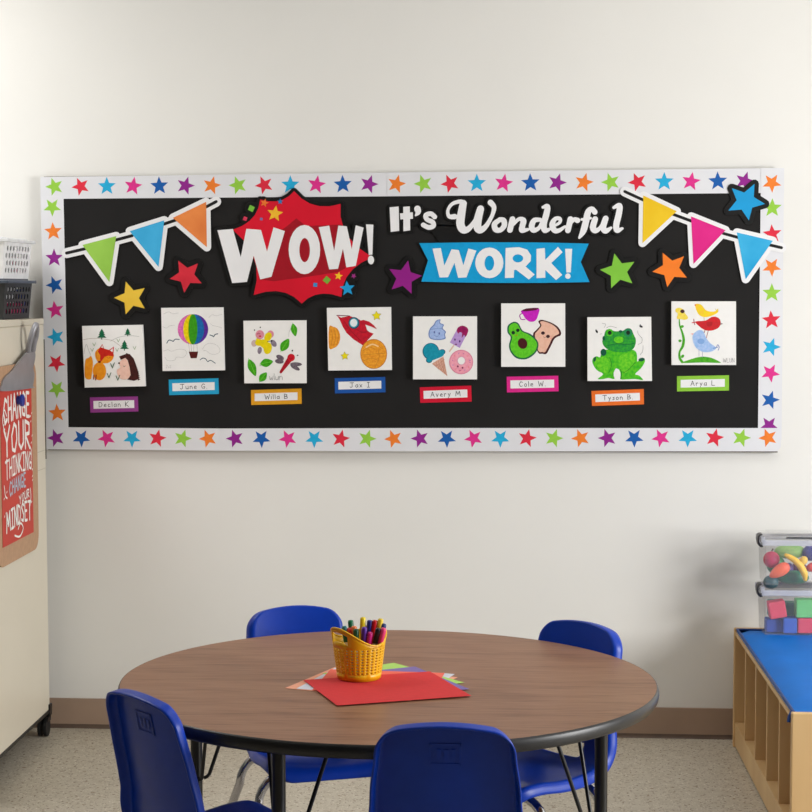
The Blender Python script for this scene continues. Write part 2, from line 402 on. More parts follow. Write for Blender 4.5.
bunting(612, 160, [([(127, 144), (263, 208), (124, 337)], (236, 190, 20), (242, 204, 44), 'yellow pennant'),
                   ([(321, 229), (461, 285), (331, 422)], (214, 26, 128), (230, 44, 142), 'magenta pennant'),
                   ([(507, 294), (653, 328), (543, 484)], (30, 160, 216), (70, 184, 232), 'blue pennant')],
        [[(52, 128), (130, 164)], [(250, 221), (328, 250)], [(452, 298), (514, 315)], [(636, 344), (688, 356)]],
        'yellow, magenta and blue pennant bunting cutout at the upper right corner', 0)
cut_star(745.7, 201.4, 19.5, 64, (26, 156, 216), 'blue star cutout overlapping the upper right corner of the trim')

# WOW! sign
def arc_pts(pts, bulge=.16, n=5):
    out = []
    N = len(pts)
    cx = sum(p[0] for p in pts)/N; cy = sum(p[1] for p in pts)/N
    for i in range(N):
        a, b = pts[i], pts[(i+1) % N]; mx, my = (a[0]+b[0])/2, (a[1]+b[1])/2
        L = math.hypot(b[0]-a[0], b[1]-a[1]); dx, dy = cx-mx, cy-my; D = math.hypot(dx, dy)
        c = (mx+dx/D*L*bulge*2, my+dy/D*L*bulge*2)
        for j in range(n):
            t = j/n; out.append(tuple((1-t)**2*a[k]+2*t*(1-t)*c[k]+t*t*b[k] for k in (0, 1)))
    return out
y = YB-.006; o = org(300, 245, y)
wow = empty('wow_sign', o, 'red burst sign cutout with big white WOW! lettering and confetti stars', 'sign')
def C(p): return (p[0]/6.77*4.06+40.6, p[1]/6.77*4.06+81.2)
def D(p): return (p[0]/6.25*4.06+365.4, p[1]/6.25*4.06+81.2)
burst = arc_pts([(382, 126), (571, 178), (700, 395), (574, 556), (413, 583), (218, 548), (133, 283), (244, 160)], .17)
W1 = [C(p) for p in [(50, 340), (155, 331), (208, 522), (246, 330), (345, 338), (386, 484), (430, 320), (507, 346), (416, 655), (340, 673), (296, 512), (250, 690), (150, 698)]]
W2 = [D(p) for p in [(180, 295), (245, 285), (276, 442), (302, 285), (355, 289), (386, 432), (411, 283), (460, 298), (411, 537), (352, 546), (331, 430), (300, 555), (245, 559)]]
EX = [D(p) for p in [(475, 277), (521, 279), (515, 466), (492, 469)]]
a = Art(200, 160, 4.06, y, o)
a.poly(burst, M_OUT, th=CARD, y=y); a.outline(burst, 26, M_OUT, CARD, y)
for s_ in (W1, W2, EX): a.poly(s_, M_OUT, th=CARD, y=y); a.outline(s_, 26, M_OUT, CARD, y)
for q, r in ((C((360, 150)), 24), (C((470, 148)), 20), (C((280, 190)), 27), (C((238, 258)), 22), (D((303, 600)), 25), (D((398, 600)), 22), (D((358, 678)), 40), (D((506, 500)), 20)):
    a.ell(q[0], q[1], r, r, M_OUT, th=CARD, y=y)
a.poly([C((238, 258)), C((300, 150)), C((360, 140)), C((340, 280)), C((240, 300))], M_OUT, th=CARD, y=y)
a.mb.build('backing', wow)
a = Art(200, 160, 4.06, y-.0004, o); a.poly(burst, ink((220, 18, 46), (208, 16, 42), 5))
a.poly([(391, 237), (430, 268), (575, 262), (600, 300), (590, 440), (560, 455), (410, 478), (300, 492), (240, 485), (300, 300), (345, 275)], ink((160, 14, 32)))
q = a.mb.build('burst', wow); q['label'] = 'red burst'
a = Art(200, 160, 4.06, y-.0010, o)
for s_ in (W1, W2): a.poly(s_, M_WHITE); a.mb.build('letter', wow); a = Art(200, 160, 4.06, y-.0010, o)
q = D((90, 435)); a.ell(q[0], q[1], 64, 100, M_WHITE); a.ell(q[0]+1, q[1]+2, 21.5, 49, ink((160, 14, 32)))
a.mb.build('letter', wow); a = Art(200, 160, 4.06, y-.0010, o); a.poly(EX, M_WHITE)
q = D((506, 500)); a.ell(q[0], q[1], 12.5, 18, M_WHITE)
a.mb.build('exclamation_mark', wow)
a = Art(200, 160, 4.06, y-.0010, o)
for q, R_, dg, c in ((C((368, 155)), 18, 75, (238, 120, 50)), (C((475, 146)), 13, 90, (40, 120, 180)), (C((440, 228)), 34, 82, (246, 190, 50)),
                     (D((303, 600)), 18, 80, (250, 196, 40)), (D((398, 600)), 12, 60, (160, 50, 130)), (D((358, 678)), 32, 95, (30, 156, 214))):
    a = Art(200, 160, 4.06, y-.0010, o); a.star(q[0], q[1], R_, dg, ink(c), y=a.y); a.mb.build('confetti_star', wow)
for q, r, rot, c in ((C((280, 193)), 12, 25, (120, 190, 66)), (C((238, 262)), 8.5, 20, (214, 60, 90)), (C((347, 264)), 6, 10, (130, 110, 160)),
                     (D((230, 625)), 13, 40, (120, 176, 60)), (D((158, 655)), 8.5, 5, (60, 140, 200))):
    a = Art(200, 160, 4.06, y-.0010, o); a.poly([(q[0]+r*1.3*math.cos(math.radians(rot+45+90*i)), q[1]+r*1.3*math.sin(math.radians(rot+45+90*i))) for i in range(4)], ink(c), y=a.y); a.mb.build('confetti_square', wow)

# It's Wonderful WORK! sign
y = YB-.004; o = org(505, 240, y)
sg = empty('lettered_sign', o, "cutout sign reading It's Wonderful in white script above a blue WORK! ribbon", 'sign')
K = 6.246; B_ = 749.5
def Bq(L): return [(p[0]+B_, p[1]) for p in L]
polyL = [[(60, 108), (117, 103), (120, 255), (67, 262)], [(145, 105), (186, 102), (189, 252), (146, 258)], [(125, 146), (205, 139), (206, 180), (127, 184)]]
strk = [([(234, 118), (238, 138), (222, 160)], [42, 34, 10]),
        ([(342, 168), (318, 148), (286, 158), (294, 184), (328, 200), (334, 224), (304, 234), (270, 218)], 30),
        ([(466, 166), (432, 165), (424, 128), (450, 88), (500, 72), (528, 84)], [34, 26, 20, 22, 26, 30]),
        ([(520, 84), (508, 150), (502, 212), (520, 248), (556, 240), (600, 180), (622, 122)], [44, 50, 52, 48, 34, 24, 22]),
        ([(628, 118), (612, 180), (608, 230), (626, 250), (662, 226), (700, 160), (712, 108), (690, 78)], [44, 50, 50, 44, 30, 24, 30, 36]),
        ([(748, 186), (716, 212), (722, 246), (752, 250), (776, 222), (772, 190), (748, 184)], [28, 34, 36, 30, 34, 34, 28]),
        (Bq([(78, 182), (62, 250)]), 36), (Bq([(84, 214), (118, 182), (146, 190), (140, 224), (138, 252), (176, 246)]), [20, 24, 36, 36, 34, 18]),
        (Bq([(252, 186), (214, 190), (198, 226), (210, 252), (244, 236), (262, 200)]), [24, 32, 36, 32, 24, 22]),
        (Bq([(268, 108), (296, 104), (290, 150), (274, 210), (280, 252), (316, 242)]), [18, 34, 38, 38, 34, 16]),
        (Bq([(334, 226), (372, 204), (374, 180), (346, 180), (326, 214), (340, 252), (370, 252), (406, 228)]), [16, 20, 24, 26, 36, 34, 26, 16]),
        (Bq([(440, 182), (424, 252)]), 36), (Bq([(440, 210), (462, 184), (484, 190)]), [20, 26, 34]),
        (Bq([(592, 138), (574, 118), (550, 138), (536, 200), (520, 256), (496, 298)]), [34, 30, 38, 40, 38, 16]), (Bq([(510, 184), (566, 176)]), 16),
        (Bq([(594, 182), (580, 232), (594, 254), (622, 240), (648, 200)]), [36, 38, 34, 24, 20]), (Bq([(660, 178), (644, 232), (660, 256), (694, 236)]), [36, 38, 34, 16]),
        (Bq([(710, 110), (746, 98), (742, 150), (726, 218), (732, 252), (764, 240)]), [18, 34, 38, 38, 34, 16])]
ban = catmull([(245, 332), (600, 327), (1000, 328), (1304, 335)], 5)+[(1254, 450)]+catmull([(1309, 575), (1000, 580), (600, 579), (258, 572)], 5)+[(300, 440)]
a = Art(380, 190, K, y, o)
for s_ in polyL: a.poly(s_, M_OUT, th=CARD, y=y); a.outline(s_, 28, M_OUT, CARD, y)
for s_, w_ in strk: a.stroke(s_, w_, M_OUT, 4, CARD, y, grow=28)
a.poly([(120, 220), (300, 215), (320, 260), (380, 335), (1270, 335), (1270, 250), (1300, 240), (600, 222)], M_OUT, th=CARD*.5, y=y+.0003)
a.poly(ban, M_OUT, th=CARD, y=y); a.outline(ban, 7, M_OUT, CARD, y)
a.mb.build('backing', sg)
a = Art(380, 190, K, y-.0020, o); a.poly(ban, ink((10, 158, 216))); q = a.mb.build('ribbon', sg); q['label'] = 'blue ribbon'
a = Art(380, 190, K, y-.0026, o, .00006)
for s_ in polyL: a.poly(s_, M_WHITE)
for s_, w_ in strk[:2]: a.stroke(s_, w_, M_WHITE, 5, y=a.y)
q = a.mb.build('word', sg); q['label'] = "white bold word It's"
a = Art(380, 190, K, y-.0026, o, .00006)
for s_, w_ in strk[2:]: a.stroke(s_, w_, M_WHITE, 5, y=a.y)
q = a.mb.build('word', sg); q['label'] = 'white script word Wonderful'
a = Art(380, 190, K, y-.0026, o, .00006)
a.poly([(328, 366), (380, 362), (402, 472), (447, 370), (492, 375), (521, 470), (552, 365), (602, 379), (540, 546), (488, 549), (465, 455), (425, 545), (372, 546)], M_WHITE)
a.ell(683, 455, 88, 96, M_WHITE); a.ell(683, 457, 30, 47, ink((10, 158, 216)))
a.poly(Bq([(35, 362), (120, 357), (170, 372), (194, 408), (192, 444), (160, 478), (217, 528), (180, 559), (100, 498), (88, 500), (86, 548), (31, 550)]), M_WHITE)
a.ell(112+B_, 427, 33, 25, ink((10, 158, 216)))
a.poly(Bq([(228, 368), (280, 362), (283, 436), (362, 355), (391, 389), (320, 456), (389, 530), (350, 563), (283, 500), (283, 548), (228, 551)]), M_WHITE)
a.poly(Bq([(407, 367), (451, 367), (442, 515), (415, 515)]), M_WHITE); a.ell(424+B_, 538, 17, 17, M_WHITE)
q = a.mb.build('word', sg); q['label'] = 'white block word WORK!'

# ------------------------------------------------------------------ name cards with handwriting
G = {'D': [[(0, 0), (0, 1), (.4, .85), (.5, .45), (.3, .05), (0, 0)]], 'J': [[(0, 1), (.6, 1)], [(.35, 1), (.35, .15), (.15, 0), (0, .2)]],
     'K': [[(0, 1), (0, 0)], [(.45, 1), (.02, .45), (.5, 0)]], 'W': [[(0, 1), (.18, 0), (.38, .7), (.58, 0), (.75, 1)]],
     'B': [[(0, 0), (0, 1), (.4, .85), (.35, .55), (0, .5), (.45, .4), (.45, .1), (0, 0)]], 'G': [[(.5, .85), (.25, 1), (0, .6), (.1, .1), (.45, .05), (.5, .4), (.28, .4)]],
     'I': [[(0, 1), (.4, 1)], [(.2, 1), (.2, 0)], [(0, 0), (.4, 0)]], 'A': [[(0, 0), (.28, 1), (.55, 0)], [(.1, .38), (.45, .38)]],
     'M': [[(0, 0), (.1, 1), (.35, .3), (.6, 1), (.7, 0)]], 'C': [[(.5, .85), (.25, 1), (0, .5), (.2, 0), (.5, .12)]],
     'T': [[(0, 1), (.6, 1)], [(.3, 1), (.3, 0)]], 'L': [[(0, 1), (0, 0), (.45, 0)]], 'H': [[(0, 0), (0, 1)], [(.45, 0), (.45, 1)], [(0, .5), (.45, .5)]],
     'N': [[(0, 0), (0, 1), (.45, 0), (.45, 1)]], 'E': [[(.42, 1), (0, 1), (0, 0), (.42, 0)], [(0, .52), (.35, .52)]], 'Y': [[(0, 1), (.27, .5), (.55, 1)], [(.27, .5), (.27, 0)]],
     'O': [[(.25, 1), (0, .6), (.05, .1), (.3, 0), (.5, .4), (.45, .85), (.25, 1)]], 'U': [[(0, 1), (0, .2), (.22, 0), (.45, .2), (.45, 1)]],
     'R': [[(0, 0), (0, 1), (.42, .9), (.4, .55), (0, .5), (.45, 0)]], 'S': [[(.45, .85), (.22, 1), (.02, .78), (.4, .35), (.3, .02), (0, .12)]],
     'a': [[(.35, .55), (.1, .55), (0, .25), (.12, 0), (.35, .2)], [(.36, .6), (.38, 0)]], 'e': [[(0, .3), (.35, .35), (.25, .6), (.05, .5), (.02, .1), (.35, .05)]],
     'c': [[(.33, .5), (.12, .6), (0, .25), (.12, 0), (.35, .1)]], 'l': [[(0, 1), (.03, 0)]], 'n': [[(0, .6), (0, 0)], [(0, .4), (.2, .6), (.33, .4), (.35, 0)]],
     'u': [[(0, .6), (.02, .12), (.2, 0), (.33, .2)], [(.35, .6), (.37, 0)]], 'i': [[(0, .6), (0, 0)], [(0, .85), (.01, .9)]], 'x': [[(0, .6), (.35, 0)], [(.35, .6), (0, 0)]],
     'v': [[(0, .6), (.17, 0), (.34, .6)]], 'r': [[(0, .6), (.02, 0)], [(.02, .4), (.18, .6), (.3, .5)]], 'y': [[(0, .6), (.17, .1)], [(.36, .6), (.05, -.35)]],
     'o': [[(.17, .6), (0, .35), (.08, 0), (.3, .05), (.35, .4), (.17, .6)]], 's': [[(.3, .55), (.05, .5), (.28, .2), (.2, 0), (0, .05)]], '.': [[(0, .02), (.03, 0)]], ' ': [], 'w': [[(0, .6), (.12, 0), (.22, .4), (.32, 0), (.45, .6)]]}
def text_w(t, sp=.2):
    return sum((max([q[0] for s_ in G[c] for q in s_] or [.25])+sp) for c in t)-sp
def write(t, x, h, fn, wd_fn, sp=.2):
    for c in t:
        for s_ in G[c]: wd_fn([fn(x+q[0]*h, q[1]*h) for q in s_])
        x += (max([q[0] for s_ in G[c] for q in s_] or [.25])+sp)*h
INK = ink((50, 50, 54))
def card(c4, inner, c, text, label):
    y = YB-.0009
    P = [on_y(u, v, y) for u, v in c4]; ctr = (P[0]+P[1]+P[2]+P[3])/4
    t = empty('name_card', ctr, label, 'name card', 'name cards below the drawings')
    m = MB(ctr); m.flat([(p.x, p.z) for p in P], y, ink(c), .0006); m.build('card', t)
    X = (P[1]-P[0]); Z = (P[0]-P[3])
    def fr(a, b): q = P[3]+X*a+Z*b; return (q.x, q.z)
    i0, i1, j0, j1 = inner
    m = MB(ctr); m.flat([fr(i0, j0), fr(i1, j0), fr(i1, j1), fr(i0, j1)], y-.0003, M_WHITE); m.build('label_strip', t)
    m = MB(ctr); W_ = X.length; H_ = Z.length; xd = X.normalized(); zd = Z.normalized()
    h = H_*.31; tw = text_w(text, .28)*h*1.35
    x0 = W_*(i0+i1)/2-tw/2
    write(text, x0, h, lambda a, b: ((P[3]+xd*(x0+(a-x0)*1.35)+zd*(H_*(j0+.11)+b)).x, (P[3]+xd*(x0+(a-x0)*1.35)+zd*(H_*(j0+.11)+b)).z), lambda L: m.stroke(L, .0017, y-.0005, INK, 0, 6), .28)
    m.build('handwriting', t)
def rg(x0, y0, L, k=4.06): return [(x0+a/k, y0+b/k) for a, b in L]
IN = (.07, .92, .25, .76)
card(rg(30, 290, [(243, 436), (438, 432), (440, 493), (245, 498)]), IN, (146, 60, 140), 'Declan K', 'purple-bordered name card under the fox and hedgehog drawing')
card(rg(30, 290, [(563, 364), (765, 358), (767, 422), (565, 427)]), IN, (36, 160, 206), 'June G.', 'light blue name card under the hot air balloon drawing')
card(rg(200, 290, [(207, 406), (412, 400), (413, 462), (208, 467)]), IN, (226, 160, 34), 'Willa B', 'golden yellow name card under the butterfly and dragonfly drawing')
card(rg(200, 290, [(547, 358), (752, 353), (753, 415), (548, 420)]), IN, (26, 84, 166), 'Jax I', 'dark blue name card under the rocket drawing')
card(rg(370, 290, [(202, 395), (411, 388), (413, 453), (204, 458)]), IN, (212, 20, 52), 'Avery M', 'red name card under the ice cream and donut drawing')
card(rg(370, 290, [(555, 352), (764, 348), (766, 411), (556, 416)]), IN, (222, 40, 140), 'Cole W.', 'hot pink name card under the avocado and toast drawing')
card([(591.4, 391), (643.8, 389), (644, 404.3), (592, 406)], IN, (236, 112, 40), 'Tyson B.', 'orange name card under the green frog drawing')
card(rg(612, 290, [(264, 350), (475, 346), (475, 408), (264, 412)]), IN, (140, 198, 60), 'Arya L', 'lime green name card under the stacked birds drawing')

# ------------------------------------------------------------------ canvases
CT = .016
GRP = 'square canvases with marker drawings'
def canvas(c4, x0, y0, label, draw):
    y = YB-CT-.001
    P = [on_y(u, v, y) for u, v in c4]; ctr = (P[0]+P[1]+P[2]+P[3])/4
    t = empty('canvas_panel', ctr, label, 'canvas drawing', GRP)
    m = MB(ctr); m.flat([(p.x, p.z) for p in P], y, M_CANVAS, CT)
    m.flat([(p.x, p.z) for p in P], y+CT, M_CANVAS)
    m.build('canvas', t)
    a = Art(x0, y0, 10.15, y-.0001, ctr, .00003); draw(a)
    a.mb.build('drawing', t)
GR = ink((150, 148, 150)); DK = ink((30, 30, 34))
def leaf(a, x, y, L, w_, rot, c):
    r = math.radians(rot); c_, s_ = math.cos(r), math.sin(r)
    pts = [(-L, 0), (-L*.5, -w_*.8), (0, -w_), (L*.6, -w_*.6), (L, 0), (L*.6, w_*.6), (0, w_), (-L*.5, w_*.8)]
    a.poly([(x+p*c_-q*s_, y+p*s_+q*c_) for p, q in pts], c, 3)
    a.stroke([(x-L*c_*1.1, y-L*s_*1.1), (x+L*c_*.8, y+L*s_*.8)], 5, ink((110, 210, 60)), 0)
def d_fox(a):
    OR = ink((244, 160, 30), (236, 140, 20), 90); RD = ink((214, 40, 24), (198, 30, 20), 90); TR = ink((10, 92, 60), (20, 110, 72), 90); BR = ink((74, 30, 26), (56, 22, 20), 90); PK = ink((244, 204, 188), (236, 190, 172), 60)
    a.stroke([(75, 240), (150, 228), (230, 228), (300, 238), (370, 250), (430, 290), (470, 325)], 3.5, ink((170, 150, 140)))
    a.stroke([(350, 255), (410, 225), (480, 205), (560, 200), (640, 208)], 3.5, ink((160, 165, 160)))
    a.stroke([(80, 385), (95, 310), (110, 290), (125, 340), (150, 400)], 3, GR)
    for x, y, s_ in ((262, 185, 1.1), (525, 165, .8), (492, 300, 1.05)):
        for dy, w_ in ((-30, 24), (-10, 32), (14, 44)): a.poly([(x, y+dy*s_-22*s_), (x+w_*s_, y+dy*s_+18*s_), (x-w_*s_, y+dy*s_+18*s_)], TR)
        a.stroke([(x, y+20*s_), (x, y+46*s_)], 9, TR, 0)
    a.poly([(95, 450), (130, 425), (150, 405), (168, 440), (172, 500), (160, 600), (150, 640), (110, 640), (88, 600)], OR, 3)
    a.ell(238, 560, 68, 92, OR)
    a.ell(165, 400, 0.1, 0.1, OR)
    a.poly([(200, 360), (240, 325), (300, 335), (380, 380), (372, 440), (330, 475), (290, 480), (240, 480), (205, 440), (194, 400)], OR, 3)
    a.poly([(232, 335), (268, 285), (285, 330), (335, 345), (385, 310), (380, 385), (384, 412), (330, 402), (290, 415), (262, 455), (245, 470), (246, 400), (222, 362)], RD)
    a.poly([(253, 318), (269, 296), (277, 325)], M_CANVAS); a.poly([(345, 350), (375, 325), (372, 368)], M_CANVAS)
    a.ell(238, 466, 15, 12, ink((120, 40, 20))); a.stroke([(315, 420), (330, 428), (350, 418)], 4, ink((180, 100, 10))); a.stroke([(215, 370), (205, 400), (215, 430)], 4, ink((180, 100, 10)))
    a.stroke([(182, 600), (180, 640)], 12, ink((150, 30, 20)), 0); a.stroke([(205, 600), (200, 648)], 12, ink((150, 30, 20)), 0)
    a.poly([(438, 410), (500, 388), (545, 386), (585, 430), (612, 500), (634, 570), (638, 640), (590, 658), (520, 645), (555, 600), (545, 520), (525, 450), (500, 425), (455, 445)], BR)
    for i in range(14):
        t = i/13; x = 520+120*math.sin(t*1.5); y = 386+255*t; a.poly([(x-12, y-12), (x+14, y), (x-10, y+14)], BR)
    a.poly([(500, 428), (525, 455), (545, 530), (552, 600), (520, 640), (460, 640), (425, 600), (415, 550), (450, 520), (435, 480), (460, 450)], PK, 3)
    a.ell(437, 479, 10, 9, DK); a.stroke([(482, 505), (490, 515), (500, 505)], 4, DK)
    for x, y in ((185, 290), (165, 345), (418, 345), (595, 325), (430, 250)): a.stroke([(x-15, y-16), (x, y+14), (x+14, y-18)], 4, ink((130, 160, 110)), 0)
    for x, y in ((335, 605), (425, 630), (370, 505)): a.stroke([(x-18, y-22), (x, y+22), (x+20, y-30)], 7, ink((40, 90, 50)), 0)
def d_balloon(a):
    cx, cy, R = 385, 297, 155
    cols = [((238, 120, 196), -1.0), ((250, 226, 0), -.64), ((60, 166, 20), -.30), ((20, 110, 186), .30), ((96, 40, 160), .74)]
    ends = [-.64, -.30, .30, .74, 1.0]
    for (c, s0), s1 in zip(cols, ends):
        L = []; 
        for i in range(17):
            t = PI*i/16; L.append((cx+s0*R*math.sin(t), cy-R*math.cos(t)))
        for i in range(16, -1, -1):
            t = PI*i/16; L.append((cx+s1*R*math.sin(t), cy-R*math.cos(t)))
        a.poly(L[1:-1], ink(c, tuple(int(x*.85) for x in c), 120))
    for x, x2 in ((340, 352), (365, 372), (395, 392), (425, 430)): a.stroke([(x, 440), (x2, 525)], 2.5, GR, 0)
    a.poly([(343, 524), (438, 524), (424, 590), (362, 592)], ink((86, 22, 22)))
    N_ = ink((12, 70, 96))
    a.stroke([(120, 438), (140, 408), (170, 412), (185, 420), (205, 398), (245, 400)], 8, N_)
    a.stroke([(557, 355), (580, 362), (595, 372), (610, 350), (638, 343)], 8, N_)
    a.stroke([(458, 608), (485, 590), (515, 598), (535, 625), (565, 612), (612, 642)], 7, N_)
    for L in ([(80, 270), (120, 285), (150, 262), (200, 255)], [(90, 140), (140, 120), (180, 140), (240, 130)], [(545, 180), (580, 150), (620, 160), (680, 145)], [(560, 240), (590, 260), (640, 270), (680, 285)],
              [(85, 520), (130, 505), (170, 520), (230, 500), (300, 505), (320, 540), (290, 580), (220, 580), (200, 610), (130, 615), (100, 580)], [(480, 500), (520, 450), (580, 440), (640, 470), (660, 520), (620, 550), (560, 545), (520, 515), (490, 515)]):
        a.stroke(L, 2.5, ink((176, 176, 176)))
    write('JuS', 112, 28, lambda x, y: a.p((x, 690-y)), lambda L: a.mb.stroke(L, .0006, a.y-.0004, GR, 0, 4))
def d_bugs(a):
    YL = ink((242, 220, 0), (226, 204, 10), 80); GN = ink((50, 152, 16), (78, 176, 30), 120); GY = ink((150, 136, 150), (120, 110, 126), 90); PK = ink((226, 150, 166), (214, 132, 150), 80)
    a.ell(350, 225, 34, 38, PK); a.ell(185, 318, 30, 34, ink((206, 180, 176))); a.ell(240, 390, 22, 36, GY, 10); a.ell(382, 318, 26, 40, GY, -35)
    a.ell(325, 252, 36, 48, YL, 25); a.ell(235, 310, 42, 34, YL); a.ell(322, 368, 42, 60, YL, 10); a.ell(285, 322, 52, 42, YL, 30); a.stroke([(225, 285), (330, 390)], 46, YL, 0); a.stroke([(300, 300), (335, 260)], 34, YL, 0)
    a.ell(242, 230, 44, 46, PK); a.stroke([(215, 225), (228, 215), (245, 222)], 6, ink((170, 70, 90))); a.ell(245, 246, 12, 9, ink((200, 30, 50)))
    a.ell(188, 184, 6, 8, DK); a.ell(247, 156, 7, 7, DK); a.ell(360, 292, 9, 9, DK); a.stroke([(318, 300), (350, 296)], 5, DK, 0)
    leaf(a, 590, 182, 66, 32, 78, GN); leaf(a, 497, 335, 74, 42, -58, GN); leaf(a, 310, 515, 66, 42, -12, GN); leaf(a, 165, 565, 92, 40, 68, GN); leaf(a, 275, 660, 58, 36, -52, GN)
    a.stroke([(535, 250), (540, 200), (560, 160)], 2.5, GR); a.stroke([(240, 548), (262, 535)], 4, GN, 0)
    RD = ink((186, 18, 40), (160, 14, 34), 90); WG = ink((92, 80, 92), (120, 108, 118), 120)
    a.ell(448, 462, 42, 24, WG, 25); a.ell(440, 500, 44, 24, WG, 5); a.ell(610, 530, 60, 20, WG, 2); a.ell(600, 562, 54, 20, WG, 30)
    a.stroke([(545, 480), (510, 530), (455, 610)], [54, 44, 26], RD); a.ell(560, 462, 38, 38, ink((216, 20, 40), (190, 16, 36), 90))
    a.stroke([(545, 470), (555, 480), (570, 470)], 5, ink((120, 10, 20))); a.ell(572, 392, 7, 9, DK); a.ell(625, 440, 8, 6, DK)
    write('wlun', 338, 90, lambda x, y: a.p((x, 690-y*.75)), lambda L: a.mb.stroke(L, .0010, a.y-.0010, ink((110, 110, 112)), 0, 6), .1)
def d_rocket(a):
    OR = ink((244, 170, 50), (226, 140, 34), 130); RD = ink((208, 22, 44), (178, 20, 44), 110); YL = ink((240, 224, 20))
    a.poly([(92, 296), (130, 290), (175, 310), (200, 360), (204, 420), (180, 480), (140, 508), (92, 505)], OR, 3)
    for x in (115, 145, 175): a.stroke([(x, 320), (x+12, 400), (x-5, 480)], 4, ink((190, 110, 30)))
    for L, w_ in (([(170, 175), (215, 200), (230, 195), (300, 182), (370, 205), (410, 225), (450, 300), (500, 345), (545, 362), (435, 480), (340, 420), (270, 355), (230, 290), (200, 220)], 0),):
        a.poly(L, RD)
    a.poly([(395, 235), (440, 222), (500, 240), (550, 280), (580, 318), (520, 290), (460, 270), (480, 330), (440, 330)], RD)
    a.stroke([(170, 176), (300, 182)], 8, ink((110, 30, 60)), 0)
    a.stroke([(240, 230), (330, 350), (420, 440)], 6, ink((150, 10, 30))); a.stroke([(360, 310), (430, 350), (490, 340)], 5, ink((150, 10, 30)))
    a.ell(345, 254, 57, 60, ink((24, 70, 100))); a.ell(343, 253, 46, 49, ink((60, 160, 180))); a.ell(342, 252, 36, 40, ink((232, 240, 242)))
    a.ell(545, 568, 136, 152, ink((190, 116, 30))); a.ell(545, 568, 130, 146, OR)
    for L in ([(430, 540), (500, 500), (560, 520)], [(420, 580), (520, 570), (660, 560)], [(440, 640), (520, 610), (600, 640)], [(480, 480), (560, 470), (640, 520)], [(560, 700), (600, 600), (590, 520)]):
        a.stroke(L, 5, ink((204, 126, 36)))
    a.stroke([(470, 500), (530, 470), (590, 490)], 14, ink((250, 210, 150)))
    for x, y, r in ((575, 180, 52), (252, 588, 46)):
        a.star(x, y, r, 95, ink((170, 160, 60)), .5); a.star(x, y, r*.82, 95, YL, .55)
def d_sweets(a):
    LB = ink((150, 176, 226), (172, 194, 236), 130); PK = ink((244, 170, 186), (236, 150, 172), 110); TQ = ink((10, 140, 166), (24, 154, 180), 120); PU = ink((176, 140, 206), (190, 158, 216), 110); MG = ink((164, 20, 96), (140, 14, 84), 90); CN = ink((226, 180, 160), (206, 150, 130), 150)
    a.poly([(350, 95), (305, 108), (280, 150), (245, 185), (228, 240), (245, 290), (320, 305), (400, 292), (395, 250), (405, 220), (372, 185), (385, 150), (345, 130)], ink((104, 128, 190)), 3)
    a.poly([(342, 102), (310, 114), (290, 155), (254, 190), (238, 240), (252, 284), (320, 296), (390, 284), (385, 250), (394, 222), (362, 188), (374, 152), (338, 136)], LB, 3)
    a.ell(288, 225, 8, 12, ink((90, 100, 170))); a.ell(338, 238, 8, 12, ink((90, 100, 170))); a.stroke([(250, 200), (330, 185), (370, 195)], 4, ink((104, 128, 190))); a.stroke([(290, 260), (310, 268), (330, 262)], 4, ink((90, 100, 170)))
    a.poly([(445, 330), (530, 175), (575, 158), (620, 178), (630, 220), (545, 385)], PU)
    a.poly([(515, 205), (535, 172), (575, 158), (620, 178), (632, 215), (605, 275), (590, 250), (565, 285), (570, 235), (545, 225), (530, 240)], MG, 2)
    a.ell(497, 300, 8, 12, ink((70, 30, 110))); a.ell(545, 318, 8, 12, ink((70, 30, 110))); a.ell(507, 348, 12, 6, ink((110, 20, 90)))
    a.stroke([(485, 360), (442, 420)], 14, ink((220, 190, 170)), 0)
    a.poly([(262, 545), (380, 470), (420, 672)], CN)
    for i in range(5): a.stroke([(275+i*25, 545-i*14), (330+i*20, 600+i*14)], 3, ink((180, 120, 100)), 0); a.stroke([(390-i*2, 500+i*30), (300+i*25, 570+i*18)], 3, ink((180, 120, 100)), 0)
    a.ell(252, 420, 84, 86, ink((10, 96, 120))); a.ell(368, 425, 32, 28, ink((10, 96, 120))); a.ell(235, 510, 32, 28, ink((10, 96, 120)))
    a.stroke([(250, 480), (350, 440)], 74, TQ, 0); a.ell(252, 418, 76, 78, TQ); a.ell(366, 425, 26, 22, TQ); a.ell(236, 508, 26, 22, TQ)
    a.ell(560, 528, 122, 124, ink((222, 130, 156))); a.ell(560, 528, 114, 116, PK); a.ell(562, 515, 44, 46, ink((222, 160, 180))); a.ell(562, 515, 36, 38, M_CANVAS)
    for i in range(12): 
        t = i*.55; a.stroke([(560+85*math.cos(t), 528+85*math.sin(t)), (560+95*math.cos(t+.08), 528+95*math.sin(t+.08))], 5, ink([(190, 90, 170), (230, 110, 90), (150, 110, 200)][i % 3]), 0)
    a.ell(526, 572, 9, 10, ink((130, 40, 80))); a.ell(574, 586, 9, 10, ink((130, 40, 80))); a.stroke([(535, 610), (548, 616), (560, 612)], 4, ink((190, 40, 90)))
